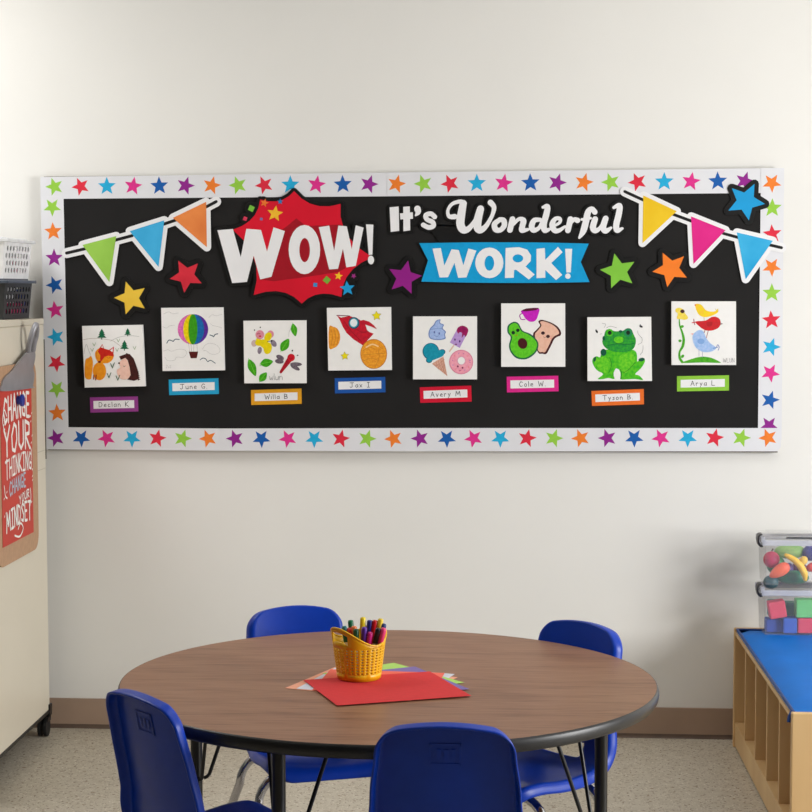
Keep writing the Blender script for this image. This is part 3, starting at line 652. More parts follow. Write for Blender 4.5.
def d_avocado(a):
    MG = ink((206, 34, 196), (190, 24, 180), 110); G1 = ink((80, 190, 30), (104, 208, 40), 120); G2 = ink((12, 104, 60), (18, 84, 70), 60); BR = ink((70, 16, 22)); TO = ink((238, 192, 170), (230, 178, 156), 90)
    a.stroke([(300, 175), (272, 195), (285, 235), (325, 238)], 9, ink((170, 20, 160)))
    a.poly([(292, 145), (460, 120), (456, 200), (430, 250), (380, 262), (335, 235), (305, 190)], MG, 3); a.poly([(295, 148), (340, 126), (460, 122), (440, 142), (340, 156)], ink((90, 16, 50)), 2)
    a.poly([(460, 262), (475, 245), (500, 242), (560, 258), (620, 285), (665, 320), (690, 365), (685, 400), (650, 415), (620, 440), (600, 480), (570, 540), (540, 588), (500, 585), (455, 570), (405, 400), (440, 345), (478, 300)], BR, 3)
    a.poly([(478, 268), (490, 257), (520, 258), (575, 277), (625, 306), (658, 342), (670, 372), (664, 388), (628, 405), (600, 432), (580, 474), (552, 530), (528, 570), (500, 568), (460, 556), (425, 400), (456, 350), (492, 300)], TO, 3)
    for x, y in ((507, 376), (558, 410)): a.ell(x, y, 19, 17, ink((60, 30, 36)))
    a.stroke([(512, 412), (525, 422), (538, 414)], 4, ink((150, 100, 90))); a.ell(590, 430, 8, 6, ink((240, 140, 140)))
    a.poly([(210, 262), (260, 280), (300, 350), (380, 385), (440, 440), (462, 500), (430, 580), (340, 640), (240, 632), (180, 570), (162, 500), (180, 420), (148, 370), (152, 300)], G2, 4)
    a.poly([(212, 274), (254, 292), (288, 356), (370, 397), (428, 448), (448, 500), (418, 570), (336, 624), (248, 618), (192, 562), (176, 500), (194, 420), (162, 365), (166, 306)], G1, 4)
    a.ell(300, 482, 48, 56, BR, -20); a.ell(206, 372, 18, 18, ink((20, 50, 30))); a.ell(252, 348, 18, 18, ink((20, 50, 30))); a.stroke([(228, 396), (240, 400), (248, 392)], 5, ink((190, 60, 20)))
def d_frog(a):
    G1 = ink((50, 176, 30), (96, 200, 30), 110); G2 = ink((20, 130, 60), (50, 170, 40), 130); G3 = ink((10, 84, 60)); G4 = ink((120, 210, 40), (70, 190, 30), 120)
    a.poly([(225, 420), (300, 400), (520, 400), (575, 440), (580, 520), (600, 510), (640, 490), (660, 520), (620, 590), (560, 650), (600, 665), (640, 712), (560, 700), (470, 705), (410, 700), (400, 640), (370, 590), (340, 640), (350, 700), (290, 690), (240, 700), (180, 700), (235, 650), (170, 610), (128, 540), (132, 490), (170, 470), (205, 480)], G1, 3)
    a.poly([(400, 470), (520, 440), (560, 520), (470, 640), (410, 600)], G4, 3); a.poly([(150, 500), (260, 480), (300, 560), (270, 640), (200, 610)], G4, 3)
    a.poly([(240, 280), (260, 210), (300, 195), (350, 215), (430, 212), (470, 190), (520, 200), (545, 250), (568, 310), (545, 390), (470, 425), (330, 420), (250, 375), (226, 320)], G2, 3)
    a.ell(300, 230, 38, 38, G1); a.ell(490, 228, 44, 44, ink((30, 130, 80))); a.ell(302, 232, 20, 22, ink((16, 40, 24))); a.ell(488, 230, 20, 22, ink((16, 40, 24)))
    a.ell(395, 302, 52, 34, G4); a.stroke([(350, 270), (340, 300), (360, 335), (430, 335), (445, 290)], 5, ink((30, 130, 40)))
    a.stroke([(250, 370), (330, 350), (400, 345), (480, 350), (545, 340)], 7, ink((16, 110, 50)))
    a.ell(238, 430, 30, 36, G3); a.ell(625, 503, 32, 18, G3, -10); a.ell(412, 218, 18, 14, G3); a.ell(242, 288, 14, 24, G3); a.ell(150, 500, 12, 26, G3, 15)
    a.stroke([(415, 600), (420, 660), (410, 700)], 6, ink((20, 110, 30))); a.stroke([(300, 480), (320, 560), (290, 640)], 5, ink((20, 120, 30))); a.stroke([(560, 530), (500, 600), (440, 640)], 5, ink((20, 120, 30)))
    a.poly([(380, 598), (345, 630), (345, 680), (375, 708), (405, 704), (412, 650), (400, 612)], M_CANVAS, 3)
    for x, y, r in ((170, 218, 0), (620, 168, -40)): a.ell(x, y, 18, 10, DK, 60+r); a.ell(x-8, y-12, 7, 10, ink((90, 90, 96))); 
    for L in ([(225, 135), (260, 145), (245, 180)], [(270, 180), (310, 165), (370, 180)], [(585, 210), (590, 240), (610, 265), (630, 290), (625, 330), (590, 350)], [(640, 360), (635, 420), (610, 455)], [(205, 245), (225, 240)]): a.stroke(L, 3, ink((120, 120, 124)))
def d_birds(a):
    YL = ink((242, 216, 20), (248, 200, 60), 110); RD = ink((214, 30, 40), (190, 40, 46), 110); LB = ink((150, 186, 234), (176, 200, 240), 110); GN = ink((90, 178, 40), (60, 160, 30), 110)
    a.poly([(180, 700), (250, 670), (330, 645), (400, 636), (480, 648), (560, 685), (565, 700), (400, 695)], GN, 3)
    a.poly([(315, 110), (350, 100), (385, 115), (420, 160), (470, 178), (520, 175), (545, 150), (548, 185), (500, 215), (430, 235), (370, 222), (335, 180)], YL, 3); a.stroke([(520, 150), (545, 180), (548, 150)], 4, ink((200, 170, 40))); a.ell(318, 112, 9, 7, ink((220, 90, 60)))
    a.stroke([(405, 235), (408, 270)], 5, ink((200, 170, 40)), 0)
    a.poly([(320, 280), (420, 270), (480, 235), (530, 232), (568, 260), (574, 305), (550, 345), (490, 370), (420, 368), (360, 330)], RD, 3); a.poly([(572, 290), (600, 302), (572, 315)], ink((150, 130, 130)))
    a.stroke([(320, 285), (285, 292)], 9, RD, 0); a.stroke([(305, 285), (302, 255)], 8, ink((150, 30, 50)), 0); a.stroke([(305, 290), (312, 312)], 8, ink((150, 30, 50)), 0)
    a.poly([(430, 290), (490, 285), (480, 325), (445, 330)], ink((178, 30, 36)), 3)
    a.stroke([(415, 370), (405, 400)], 7, ink((150, 40, 60)), 0); a.stroke([(450, 368), (430, 445)], 6, ink((150, 40, 60)), 0)
    a.poly([(290, 425), (320, 385), (360, 365), (400, 380), (425, 440), (470, 500), (530, 545), (490, 580), (410, 590), (340, 560), (300, 500)], LB, 3); a.ell(375, 480, 36, 28, ink((128, 166, 220)))
    a.stroke([(500, 552), (545, 540)], 8, ink((110, 140, 200)), 0); a.stroke([(530, 545), (545, 515), (560, 540), (550, 570)], 6, ink((90, 110, 190))); a.poly([(292, 415), (268, 402), (300, 400)], ink((236, 160, 150)))
    a.stroke([(355, 560), (355, 630)], 5, ink((160, 166, 190)), 0); a.stroke([(390, 585), (390, 640)], 5, ink((160, 166, 190)), 0)
    a.stroke([(155, 260), (160, 320), (185, 390), (200, 460), (190, 530), (158, 590), (160, 650), (185, 690)], [12, 14, 20, 26, 26, 20, 24, 26], GN)
    a.ell(183, 330, 18, 14, GN, -20); a.ell(162, 475, 16, 14, GN); a.ell(188, 632, 20, 14, GN, -50)
    a.poly([(120, 150), (160, 140), (200, 160), (210, 190), (245, 240), (215, 262), (175, 255), (130, 250), (140, 200), (118, 180)], ink((240, 214, 60), (248, 224, 110), 90), 3); a.ell(187, 176, 22, 19, ink((70, 36, 40)))
    write('WLUN', 600, 44, lambda x, y: a.p((x, 694-y)), lambda L: a.mb.stroke(L, .0009, a.y-.0010, ink((130, 128, 130)), 0, 6), .15)
canvas([(82, 326), (142.4, 324.8), (145.2, 386.3), (84.7, 387.6)], 76, 316, 'square canvas with fox and hedgehog drawing, first from the left', d_fox)
canvas([(161.1, 307.9), (223, 307.3), (224.5, 370.3), (162.6, 371)], 155, 300, 'square canvas with rainbow hot air balloon drawing', d_balloon)
canvas([(243.4, 320.8), (306.1, 320.3), (306.2, 383.2), (244.3, 383.3)], 236, 312, 'square canvas with yellow butterfly, red dragonfly and green leaves', d_bugs)
canvas([(326.8, 307.9), (390.9, 307), (391.7, 370), (328.3, 370.6)], 320, 298, 'square canvas with red rocket and orange planets', d_rocket)
canvas([(413, 316.4), (477, 316.3), (477, 379.4), (413, 379.3)], 406, 310, 'square canvas with ice cream cone, popsicle and donut drawing', d_sweets)
canvas([(501.2, 303.4), (565.2, 303.3), (565.3, 366.8), (501.2, 366.8)], 493, 296, 'square canvas with green avocado, toast slice and magenta cup', d_avocado)
canvas([(587.5, 317.2), (651.2, 316.8), (652, 381), (587.6, 381)], 580, 310, 'square canvas with a big green frog drawing', d_frog)
canvas([(671.6, 301.3), (736, 301.3), (736.1, 365), (671.7, 365)], 664, 294, 'square canvas with three stacked birds and a yellow flower', d_birds)

# ------------------------------------------------------------------ cabinet on casters (left)
CXR, CY0, CY1, CZ0, CZ1 = -1.197, -1.0, -.10, .085, 1.398
cab = empty('storage_cabinet', (-1.5, -.55, 0), 'beige metal cabinet on casters left of the board', 'cabinet')
CO = (-1.5, -.55, 0)
m = MB(CO); m.box((-1.85, CY0, CZ0), (CXR, CY1, CZ1-.02), M_CAB); m.build('body', cab, .004)
m = MB(CO); m.box((-1.853, CY0-.003, CZ1-.02), (CXR+.001, CY1+.002, CZ1), M_CAB); m.build('top_panel', cab, .003)
m = MB(CO); m.box((-1.85, CY0, CZ0-.010), (CXR+.002, CY1+.004, CZ0), M_BLACKMETAL); m.box((CXR-.03, CY1-.02, CZ0-.02), (CXR+.005, CY1+.012, CZ0+.020), M_BLACKMETAL); m.build('base_rail', cab, .002)
m = MB(CO); m.box((CXR-.001, CY1-.001, .93), (CXR+.0015, CY1+.004, CZ1-.07), mat((60, 56, 48), .6)); m.build('gap_shade', cab)  # dark strip painted for the shade in the gap beside the board
for x, y_ in ((CXR-.016, CY1-.008), (-1.81, CY1-.05), (CXR-.045, CY0+.06), (-1.81, CY0+.06)):
    m = MB(CO); n = 20; r = .031
    for dx in (-.014, .006):
        vs = [(x+dx, y_-.018+r*math.cos(2*PI*k/n), r+r*math.sin(2*PI*k/n)) for k in range(n)]+[(x+dx+.010, y_-.018+r*math.cos(2*PI*k/n), r+r*math.sin(2*PI*k/n)) for k in range(n)]
        m.add(vs, [tuple(range(n)), tuple(range(2*n-1, n-1, -1))]+[(k, k+n, (k+1) % n+n, (k+1) % n) for k in range(n)], M_RUB)
    m.tube([(x, y_, .035), (x, y_, CZ0-.018)], .008, M_BLACKMETAL)
    m.box((x-.018, y_-.026, .048), (x+.018, y_+.014, .064), M_BLACKMETAL)
    m.build('caster', cab)
for z in (.9, .96):
    m = MB(CO); m.add([(CXR+.0006, CY1-.12, z), (CXR+.0006, CY1-.01, z), (CXR+.0006, CY1-.01, z+.002), (CXR+.0006, CY1-.12, z+.002)], [(0, 1, 2, 3)], mat((186, 178, 160), .5)); m.build('seam', cab)

# --- clipboard hanging on the cabinet side (x = const plane; local (s along -y -> towards the camera, z))
KX = CXR+.012
kb = empty('clipboard', (KX, -.47, .67), 'oversized brown clipboard with red lettered poster hanging on the cabinet side', 'clipboard')
KO = (KX, -.47, .67)
def xflat(m, pts, x, mt, th=0):
    """pts = (y, z); face looks to +x"""
    a = sum(pts[i-1][0]*pts[i][1]-pts[i][0]*pts[i-1][1] for i in range(len(pts)))
    if a < 0: pts = pts[::-1]
    n = len(pts); m.add([(x, p[0], p[1]) for p in pts], [tuple(range(n))], mt)
    if th:
        m.add([(x-th, p[0], p[1]) for p in pts], [tuple(range(n-1, -1, -1))], mt)
        m.add([(x, p[0], p[1]) for p in pts]+[(x-th, p[0], p[1]) for p in pts], [((i+1) % n, i, i+n, (i+1) % n+n) for i in range(n)], mt)
def rrect(y0, z0, y1, z1, r, n=5):
    out = []
    for cy, cz, a0 in ((y1-r, z1-r, 0), (y0+r, z1-r, 90), (y0+r, z0+r, 180), (y1-r, z0+r, 270)):
        for i in range(n+1):
            t = math.radians(a0+90*i/n); out.append((cy+r*math.cos(t), cz+r*math.sin(t)))
    return out
m = MB(KO); xflat(m, rrect(-.735, .655, -.255, 1.262, .05), KX, mat((180, 142, 110), .6, .06, 60), .004); m.build('board', kb)
m = MB(KO); XP = KX+.0015; xflat(m, [(-.69, .715), (-.325, .715), (-.325, 1.20), (-.69, 1.20)], XP, ink((198, 66, 54), (190, 60, 50), 4), .0008); m.build('poster', kb)
# poster lettering
m = MB(KO)
def xstroke(L, wd_, x, mt):
    P = [Vector((p[0], p[1])) for p in L]; n = 8; x = x+m.cur
    for i in range(len(P)):
        m.cur += 4e-6; x += 4e-6
        xflat(m, [(P[i].x+wd_/2*math.cos(2*PI*k/n), P[i].y+wd_/2*math.sin(2*PI*k/n)) for k in range(n)], x, mt)
        if i+1 < len(P):
            d = P[i+1]-P[i]
            if d.length < 1e-6: continue
            d.normalize(); q = Vector((-d.y, d.x))*wd_/2
            x += 2e-6; m.cur += 2e-6
            xflat(m, [tuple(P[i]+q), tuple(P[i]-q), tuple(P[i+1]-q), tuple(P[i+1]+q)], x, mt)
LW = ink((240, 236, 230)); LG = ink((180, 190, 204))
for t_, z0, h, col_, y0, y1, wd_ in (('CHANGE', 1.085, .075, LW, -.66, -.36, .011), ('YOUR', .985, .085, LW, -.66, -.36, .012), ('THINKING', .915, .055, LW, -.65, -.345, .008),
                                ('CHANGE', .862, .042, LG, -.61, -.42, .007), ('YOUR', .825, .026, LW, -.50, -.38, .005), ('MINDSET', .755, .058, LW, -.65, -.36, .009)):
    wt = text_w(t_, .2)*h; k = (y1-y0)/wt
    write(t_, 0, h, lambda a_, b_, k=k, y0=y0, z0=z0, h=h: (y0+a_*k, z0+b_+.012*math.sin((a_*k)*9)), lambda L: xstroke(L, wd_, XP+.0006, col_), .2)
for L in ([(-.66, 1.07), (-.675, 1.10), (-.655, 1.13), (-.63, 1.11)], [(-.37, 1.0), (-.345, .98), (-.35, .95)], [(-.56, .735), (-.50, .725), (-.46, .745), (-.49, .765), (-.52, .75)], [(-.67, .90), (-.66, .87), (-.64, .86)], [(-.38, .80), (-.36, .83), (-.365, .86)]):
    xstroke(catmull(L, 5), .006, XP+.0006, LW)
random.seed(3)
for i in range(26):
    yy = random.choice([random.uniform(-.68, -.64), random.uniform(-.365, -.335)]); zz = random.uniform(.76, 1.1)
    xstroke([(yy, zz), (yy+.006, zz+.004)], .004, XP+.0006, LW)
m.build('lettering', kb)
SV = mat((150, 150, 156), .35, .05, 20, metal=.35)
m = MB(KO)
KC = KX+.006
def kp(u, v, x): q = on_x(u*50/312, 320+v*130/812, x); return (q.y, q.z)
xflat(m, [kp(u, v, KC) for u, v in catmull([(15, 445), (15, 405), (30, 362), (80, 312), (118, 262), (150, 222), (180, 188), (208, 180), (222, 215), (217, 260), (208, 300), (216, 345), (206, 410), (206, 425)], 4, True)], KC, SV, .005)
m.build('clip_plate', kb, .001)
m = MB(KO); L = []
for u, v in catmull([(176, 196), (184, 145), (200, 85), (222, 32), (229, 45), (226, 95), (214, 140), (206, 190)], 5):
    x = KC+.002+.030*max(0, (200-v)/170); q = on_x(u*50/312, 320+v*130/812, x); L.append((x, q.y, q.z))
m.tube(L, .009, SV, 8); m.build('clip_lever', kb)
y_, z_ = -.50, 1.150
mg = MB((KX+.012, y_, z_)); 
n = 18
for x0_, x1_, r_ in ((XP+.0008, XP+.012, .014), (XP+.012, XP+.020, .019)):
    vs = [(x0_, y_+r_*math.cos(2*PI*k/n), z_+r_*math.sin(2*PI*k/n)) for k in range(n)]+[(x1_, y_+r_*math.cos(2*PI*k/n), z_+r_*math.sin(2*PI*k/n)) for k in range(n)]
    mg.add(vs, [tuple(range(n-1, -1, -1)), tuple(range(n, 2*n))]+[(k, (k+1) % n, (k+1) % n+n, k+n) for k in range(n)], mat((20, 50, 150), .3))
o = mg.build('magnet', bevel=.001); tag(o, 'round blue magnet on the red poster', 'magnet')

# --- perforated bins stacked on the cabinet
def holed_panel(m, fn, nu, nv, mt, hole, du=1.0, dv=1.0, stagger=True, th=None):
    """nu x nv cells over (u, v) in 0..1, each with a slot; fn(u, v) -> point"""
    for j in range(nv):
        for i in range(nu):
            u0, u1, v0, v1 = i/nu, (i+1)/nu, j/nv, (j+1)/nv
            sh = (.18 if (j % 2) else -.18)*(u1-u0) if stagger else 0
            cu, cv = (u0+u1)/2+sh, (v0+v1)/2; hu, hv = (u1-u0)*hole[0]/2, (v1-v0)*hole[1]/2
            k = 8; inn = [(cu+hu*math.cos(2*PI*q/k+PI/8)*1.05, cv+hv*math.sin(2*PI*q/k+PI/8)*1.05) for q in range(k)]
            out = []
            for q in range(k):
                a_ = 2*PI*q/k+PI/8; c_, s_ = math.cos(a_), math.sin(a_); f_ = 1/max(abs(c_), abs(s_))
                out.append(((u0+u1)/2+(u1-u0)/2*c_*f_, (v0+v1)/2+(v1-v0)/2*s_*f_))
            # force corners
            vs = [fn(*p) for p in out]+[fn(*p) for p in inn]
            cor = [fn(u1, v1), fn(u0, v1), fn(u0, v0), fn(u1, v0)]
            base = len(vs); vs += cor
            fs = [(q, (q+1) % k, (q+1) % k+k, q+k) for q in range(k)]
            fs += [(0, base, 1), (2, base+1, 3), (4, base+2, 5), (6, base+3, 7)]
            m.add(vs, fs, mt)
def bin_(name, z0, h, mt, lidmat, label, content):
    # side that faces the room (+x) at x = XB, runs y -.42 .. -.10 ; tapered
    XB, y0, y1, x0 = -1.235, -.425, -.095, -1.62
    tp = .010
    c = ((XB+x0)/2, (y0+y1)/2, z0)
    t = empty(name, c, label, 'storage basket', 'perforated baskets on the cabinet')
    m = MB(c)
    def cor(v): d = tp*(1-v); return (x0+d, XB-d, y0+d, y1-d)
    H = h-.012
    def f1(u, v): a_ = cor(v); return (a_[1], a_[2]+(a_[3]-a_[2])*u, z0+.002+H*v)
    def f2(u, v): a_ = cor(v); return (a_[0]+(a_[1]-a_[0])*u, a_[2], z0+.002+H*v)
    def f3(u, v): a_ = cor(v); return (a_[0], a_[3]+(a_[2]-a_[3])*u, z0+.002+H*v)
    def f4(u, v): a_ = cor(v); return (a_[1]+(a_[0]-a_[1])*u, a_[3], z0+.002+H*v)
    for f_, nu in ((f1, 8), (f2, 9), (f3, 8), (f4, 9)):
        holed_panel(m, (lambda u, v, f_=f_: f_(.06+u*.88, .10+v*.80)), nu, 4, mt, (.56, .80))
        for (ua, ub, va, vb) in ((0, 1, 0, .10), (0, 1, .90, 1), (0, .06, .10, .90), (.94, 1, .10, .90)):
            m.add([f_(ua, va), f_(ub, va), f_(ub, vb), f_(ua, vb)], [(0, 1, 2, 3)], mt)
    a_ = cor(0); m.add([(a_[0], a_[2], z0+.002), (a_[1], a_[2], z0+.002), (a_[1], a_[3], z0+.002), (a_[0], a_[3], z0+.002)], [(0, 1, 2, 3)], mt)
    o = m.build('basket_body', t); s_ = o.modifiers.new('s', 'SOLIDIFY'); s_.thickness = .003; s_.offset = -1
    m = MB(c); a_ = cor(1)
    m.box((a_[0]-.008, a_[2]-.008, z0+h-.014), (a_[1]+.012, a_[3]+.012, z0+h-.004), lidmat)
    m.box((a_[0]+.01, a_[2]+.01, z0+h-.006), (a_[1]-.01, a_[3]-.01, z0+h+.001), lidmat)
    m.build('lid', t, .002)
    for k, (cc, lb, yy, dx_, sx, sy, sz) in enumerate(content):
        b = MB((XB-dx_, yy, z0+.006)); b.box((XB-dx_-sx, yy-sy, z0+.006), (XB-dx_+sx, yy+sy, z0+.006+sz), mat(cc, .5))
        tag(b.build('basket_filler', bevel=.004), lb, 'toy')
bin_('storage_basket', 1.3985, .128, mat((38, 40, 43), .4), mat((70, 78, 92), .3), 'dark grey perforated basket with lid directly on the cabinet', [((200, 20, 96), 'magenta toy inside the dark grey basket', -.22, .032, .012, .07, .045), ((24, 70, 150), 'blue toy inside the dark grey basket', -.125, .032, .012, .018, .09), ((240, 240, 242), 'white box added inside the dark grey basket to brighten its slots', -.26, .075, .025, .12, .10)])  # white box added behind the slots in place of light passing through
bin_('storage_basket', 1.5285, .128, mat((236, 236, 238), .4), mat((228, 230, 232), .35), 'white perforated basket stacked on the dark grey basket', [((70, 74, 84), 'dark box added inside the white basket to darken its slots', -.26, .075, .035, .12, .098), ((206, 30, 90), 'pink toy block inside the white basket', -.20, .030, .008, .02, .065)])  # dark box added so the white basket's slots look shaded inside

# ------------------------------------------------------------------ wooden cubby bench (right)
QX, QY0, QY1, QH, QW = 1.067, -1.312, -.10, .391, .42
cu = empty('cubby_bench', (QX+QW/2, (QY0+QY1)/2, 0), 'light maple cubby bench with open compartments, at the right', 'bench')
QO = (QX+QW/2, (QY0+QY1)/2, 0)
for a_, b_, lb in ((QY1-.016, QY1, None), (QY0, QY0+.02, None)):
    m = MB(QO); m.box((QX-.002, a_, 0), (QX+QW, b_, QH), M_MAPLE); m.build('end_panel', cu, .003)
m = MB(QO); m.box((QX+QW-.012, QY0+.02, .01), (QX+QW, QY1-.016, QH-.03), M_MAPLE); m.build('back_panel', cu)
m = MB(QO); m.box((QX+.004, QY0+.02, .068), (QX+QW-.012, QY1-.016, .082), M_MAPLE); m.box((QX+.004, QY0+.02, .006), (QX+.018, QY1-.016, .068), M_MAPLE); m.build('bottom_shelf', cu)
m = MB(QO); m.box((QX+.002, QY0+.02, QH-.024), (QX+QW-.012, QY1-.016, QH-.012), M_MAPLE); m.build('top_rail', cu)
NB = 5; L = (QY1-.016)-(QY0+.02)
for i in range(1, NB):
    y_ = QY0+.02+L*i/NB; m = MB(QO); m.box((QX+.004, y_-.007, .082), (QX+QW-.012, y_+.007, QH-.024), M_MAPLE); m.build('divider', cu)
def cushion(name, x0, x1, y0, y1, z0, z1, mt):
    m = MB(((x0+x1)/2, (y0+y1)/2, z0)); nx, ny = 10, 20; vs = []
    def hh(u, v): e = min(u, 1-u, v, 1-v); return z1-.012*(1-min(1, e/.12))**2
    for j in range(ny+1):
        for i in range(nx+1):
            u, v = i/nx, j/ny; vs.append((x0+(x1-x0)*u, y0+(y1-y0)*v, hh(u, v)))
    m.add(vs, [(j*(nx+1)+i, j*(nx+1)+i+1, (j+1)*(nx+1)+i+1, (j+1)*(nx+1)+i) for j in range(ny) for i in range(nx)], mt, True)
    m.box((x0, y0, z0), (x1, y1, z1-.012), mt)
    return m
cz0 = QH-.012
m = cushion('m', QX+.006, QX+QW-.004, QY0+.022, QY1-.018, cz0+.0005, QH+.005, M_MAT)
mo = Vector((QX+QW/2, (QY0+QY1)/2, cz0)); t = empty('seat_mat', mo, 'bright blue padded mat lying on the maple cubby bench', 'mat')
m.o = mo; m.build('pad', t)
m = MB(mo)
for (p, q) in (((QX+.0075, QY0+.022), (QX+.0075, QY1-.018)), ((QX+.0075, QY1-.020), (QX+QW-.004, QY1-.020))):
    m.tube([(p[0], p[1], QH-.004), (q[0], q[1], QH-.004)], .004, M_MATSHADE, 8)  # darker blue tubes put the shade of the mat's sides into colour
m.tube([(QX+.004, QY0+.034, QH-.002), (QX-.004, QY0+.028, QH-.016), (QX-.006, QY0+.025, QH-.030)], .005, M_MATSHADE, 8)
m.build('shaded_edge', t)

# ------------------------------------------------------------------ clear bins with toys
M_CL = plastic_clear('clear_plastic', (228, 228, 236), .06); M_CLD = plastic_clear('clear_rim', (226, 228, 238), .42)
BXL, BYF, BYB, BXR = 1.138, -.262, -.115, 1.455
MT = QH+.0055
def clear_bin(z0, h, label, lid):
    c = ((BXL+BXR)/2, (BYF+BYB)/2, z0); t = empty('clear_bin', c, label, 'storage bin', 'clear plastic bins on the blue mat')
    m = MB(c); w_ = .0018; d = .005
    x0, x1, y0, y1 = BXL, BXR, BYF, BYB
    for (a_, b_) in (((x0, y0), (x1, y0)), ((x1, y0), (x1, y1)), ((x1, y1), (x0, y1)), ((x0, y1), (x0, y0))):
        def sh(p, e): return (p[0]+(d*e if p[0] == x0 else -d*e), p[1]+(d*e if p[1] == y0 else -d*e))
        a0, b0, a1, b1 = sh(a_, 1), sh(b_, 1), sh(a_, 0), sh(b_, 0)
        m.add([(*a0, z0+.001), (*b0, z0+.001), (*b1, z0+h), (*a1, z0+h)], [(0, 1, 2, 3)], M_CL)
    m.add([(x0+d, y0+d, z0+.001), (x1-d, y0+d, z0+.001), (x1-d, y1-d, z0+.001), (x0+d, y1-d, z0+.001)], [(0, 1, 2, 3)], M_CL)
    o = m.build('tub', t); s_ = o.modifiers.new('s', 'SOLIDIFY'); s_.thickness = w_; s_.offset = -1
    m = MB(c)
    for (a_, b_) in (((x0-.008, y0-.008), (x1+.008, y0+.002)), ((x0-.008, y1-.002), (x1+.008, y1+.008)), ((x0-.008, y0-.008), (x0+.002, y1+.008)), ((x1-.002, y0-.008), (x1+.008, y1+.008))):
        m.box((*a_, z0+h-.022), (*b_, z0+h-.004), M_CLD)
    m.box((x0-.012, y0-.008, z0+h-.012), (x0, y0+.05, z0+h+.006), M_CLD)
    m.build('rim', t, .002)
    m = MB(c); m.box((x0-.006, y0-.006, z0+h-.003), (x1+.006, y1+.006, z0+h+.006 if lid else z0+h+.001), M_CL)
    if lid: m.box((x0+.02, y0+.012, z0+h+.006), (x1-.02, y1-.012, z0+h+.012), M_CL)
    m.build('lid', t, .002)
    for sx, x in ((-1, x0), (1, x1)):
        m = MB(c); ym = y0+.03
        pr = [(-.004, -.022), (.004, -.024), (.011, -.018), (.0145, -.004), (.0135, .010), (.009, .018), (.000, .019), (.000, .015), (.006, .013), (.009, .007), (.0095, -.004), (.006, -.014), (-.002, -.017)]
        vs = [(x+sx*(.006+p[0]), ym-.015, z0+h-.006+p[1]) for p in pr]+[(x+sx*(.006+p[0]), ym+.022, z0+h-.006+p[1]) for p in pr]; n = len(pr)
        m.add(vs, [tuple(range(n)), tuple(range(2*n-1, n-1, -1))]+[(k, k+n, (k+1) % n+n, (k+1) % n) for k in range(n)], mat((58, 56, 58), .4))
        m.build('latch', t)
    return c
HB = .148
clear_bin(MT, HB, 'clear plastic bin of foam blocks standing directly on the blue mat', False)
ZT = MT+HB+.0105
clear_bin(ZT, HB, 'clear plastic bin of play food, upper of the two', True)
m = MB(((BXL+BXR)/2, BYF, ZT+HB)); m.tube([(BXL+.065, BYF-.012, ZT+HB+.004), (BXL+.07, BYF-.016, ZT+HB+.005), (BXR-.07, BYF-.016, ZT+HB+.005), (BXR-.065, BYF-.012, ZT+HB+.004)], .0022, M_BLACKMETAL, 8)
tag(m.build('carry_handle'), 'thin black handle on the front of the upper clear bin', 'handle')
# blocks: world positions solved from their outlines on the bin front
def fblock(u0, v0, u1, v1, c, label, y, rot=0, dep=.05):
    a_ = on_y(u0, v0, y); b_ = on_y(u1, v1, y); cx, cz = (a_.x+b_.x)/2, (a_.z+b_.z)/2; hx, hz = abs(b_.x-a_.x)/2, abs(a_.z-b_.z)/2
    m = MB((0, 0, 0)); m.box((-hx, 0, -hz), (hx, dep, hz), mat(c, .7, .05, 60, bump=.1))
    o = m.build('foam_block', bevel=.003); o.location = (cx, y, cz); o.rotation_euler = (0, rot, 0)
    tag(o, label, 'toy block', 'foam blocks in the lower clear bin')
yb = BYF+.012
zf = MT+.004
fblock(783.5, 618.5, 797, 633.6, (40, 92, 190), 'blue foam block on the bin floor between two neighbours', yb)
fblock(798, 618.5, 815, 633.6, (226, 60, 92), 'red foam block on the bin floor under the green block', yb)
fblock(796.5, 600, 815, 618, (112, 206, 120), 'light green foam block stacked on the red block', yb)
fblock(769.5, 601.5, 786, 618.5, (230, 66, 92), 'tilted red foam block leaning at the upper left of the bin', yb+.002, math.radians(-10), .045)
fblock(766.5, 619.2, 782.3, 632.6, (36, 70, 160), 'dark blue foam block in the lower left corner of the bin', yb+.02)
fblock(786.5, 603, 796, 617.6, (54, 130, 96), 'dark green foam block standing behind the others', yb+.055)
fblock(769, 601, 785, 617, (60, 120, 110), 'teal foam block at the back of the bin behind the tilted red one', yb+.078, 0, .04)
# play food
def blob(name, label, u, v, y, rx, ry, rz, c, rot=0, c2=None, pow_=1, stem=None, parts=False):
    q = on_y(u, v, y); m = MB(); prof = []
    n = 14
    for i in range(n+1):
        t = PI*i/n; r = math.sin(t); prof.append((max(r, .001)*rx*(1+pow_*.25*math.cos(t)), -math.cos(t)*rz))
    m.lathe(prof, mat(c, .45, .05, 20, c2=c2), 20, sc=(1, ry/rx))
    o = m.build(name); o.location = q; o.rotation_euler = (0, math.radians(rot), 0)
    tag(o, label, 'toy food', 'play food in the upper clear bin')
    if stem:
        m = MB(); m.tube([(0, 0, rz*.9), (.002, 0, rz*1.15), (.005, 0, rz*1.3)], .0025, mat((90, 60, 30), .6), 6); m.build('stem', o)
    return o
yf = BYF+.036
blob('toy_apple', 'red toy apple in the left corner of the bin', 771.5, 559.5, yf+.032, .026, .024, .0265, (204, 30, 64), 0, (190, 36, 90), 0, True)
blob('toy_potato', 'orange toy sweet potato crossing in front of the apple', 779.5, 570.8, yf, .0195, .014, .036, (246, 92, 60), 57, (252, 112, 66), -1)
blob('toy_melon', 'dark green toy melon along the bottom of the bin', 793, 577.5, yf+.034, .023, .020, .050, (20, 120, 84), 90, (16, 98, 74), 0)
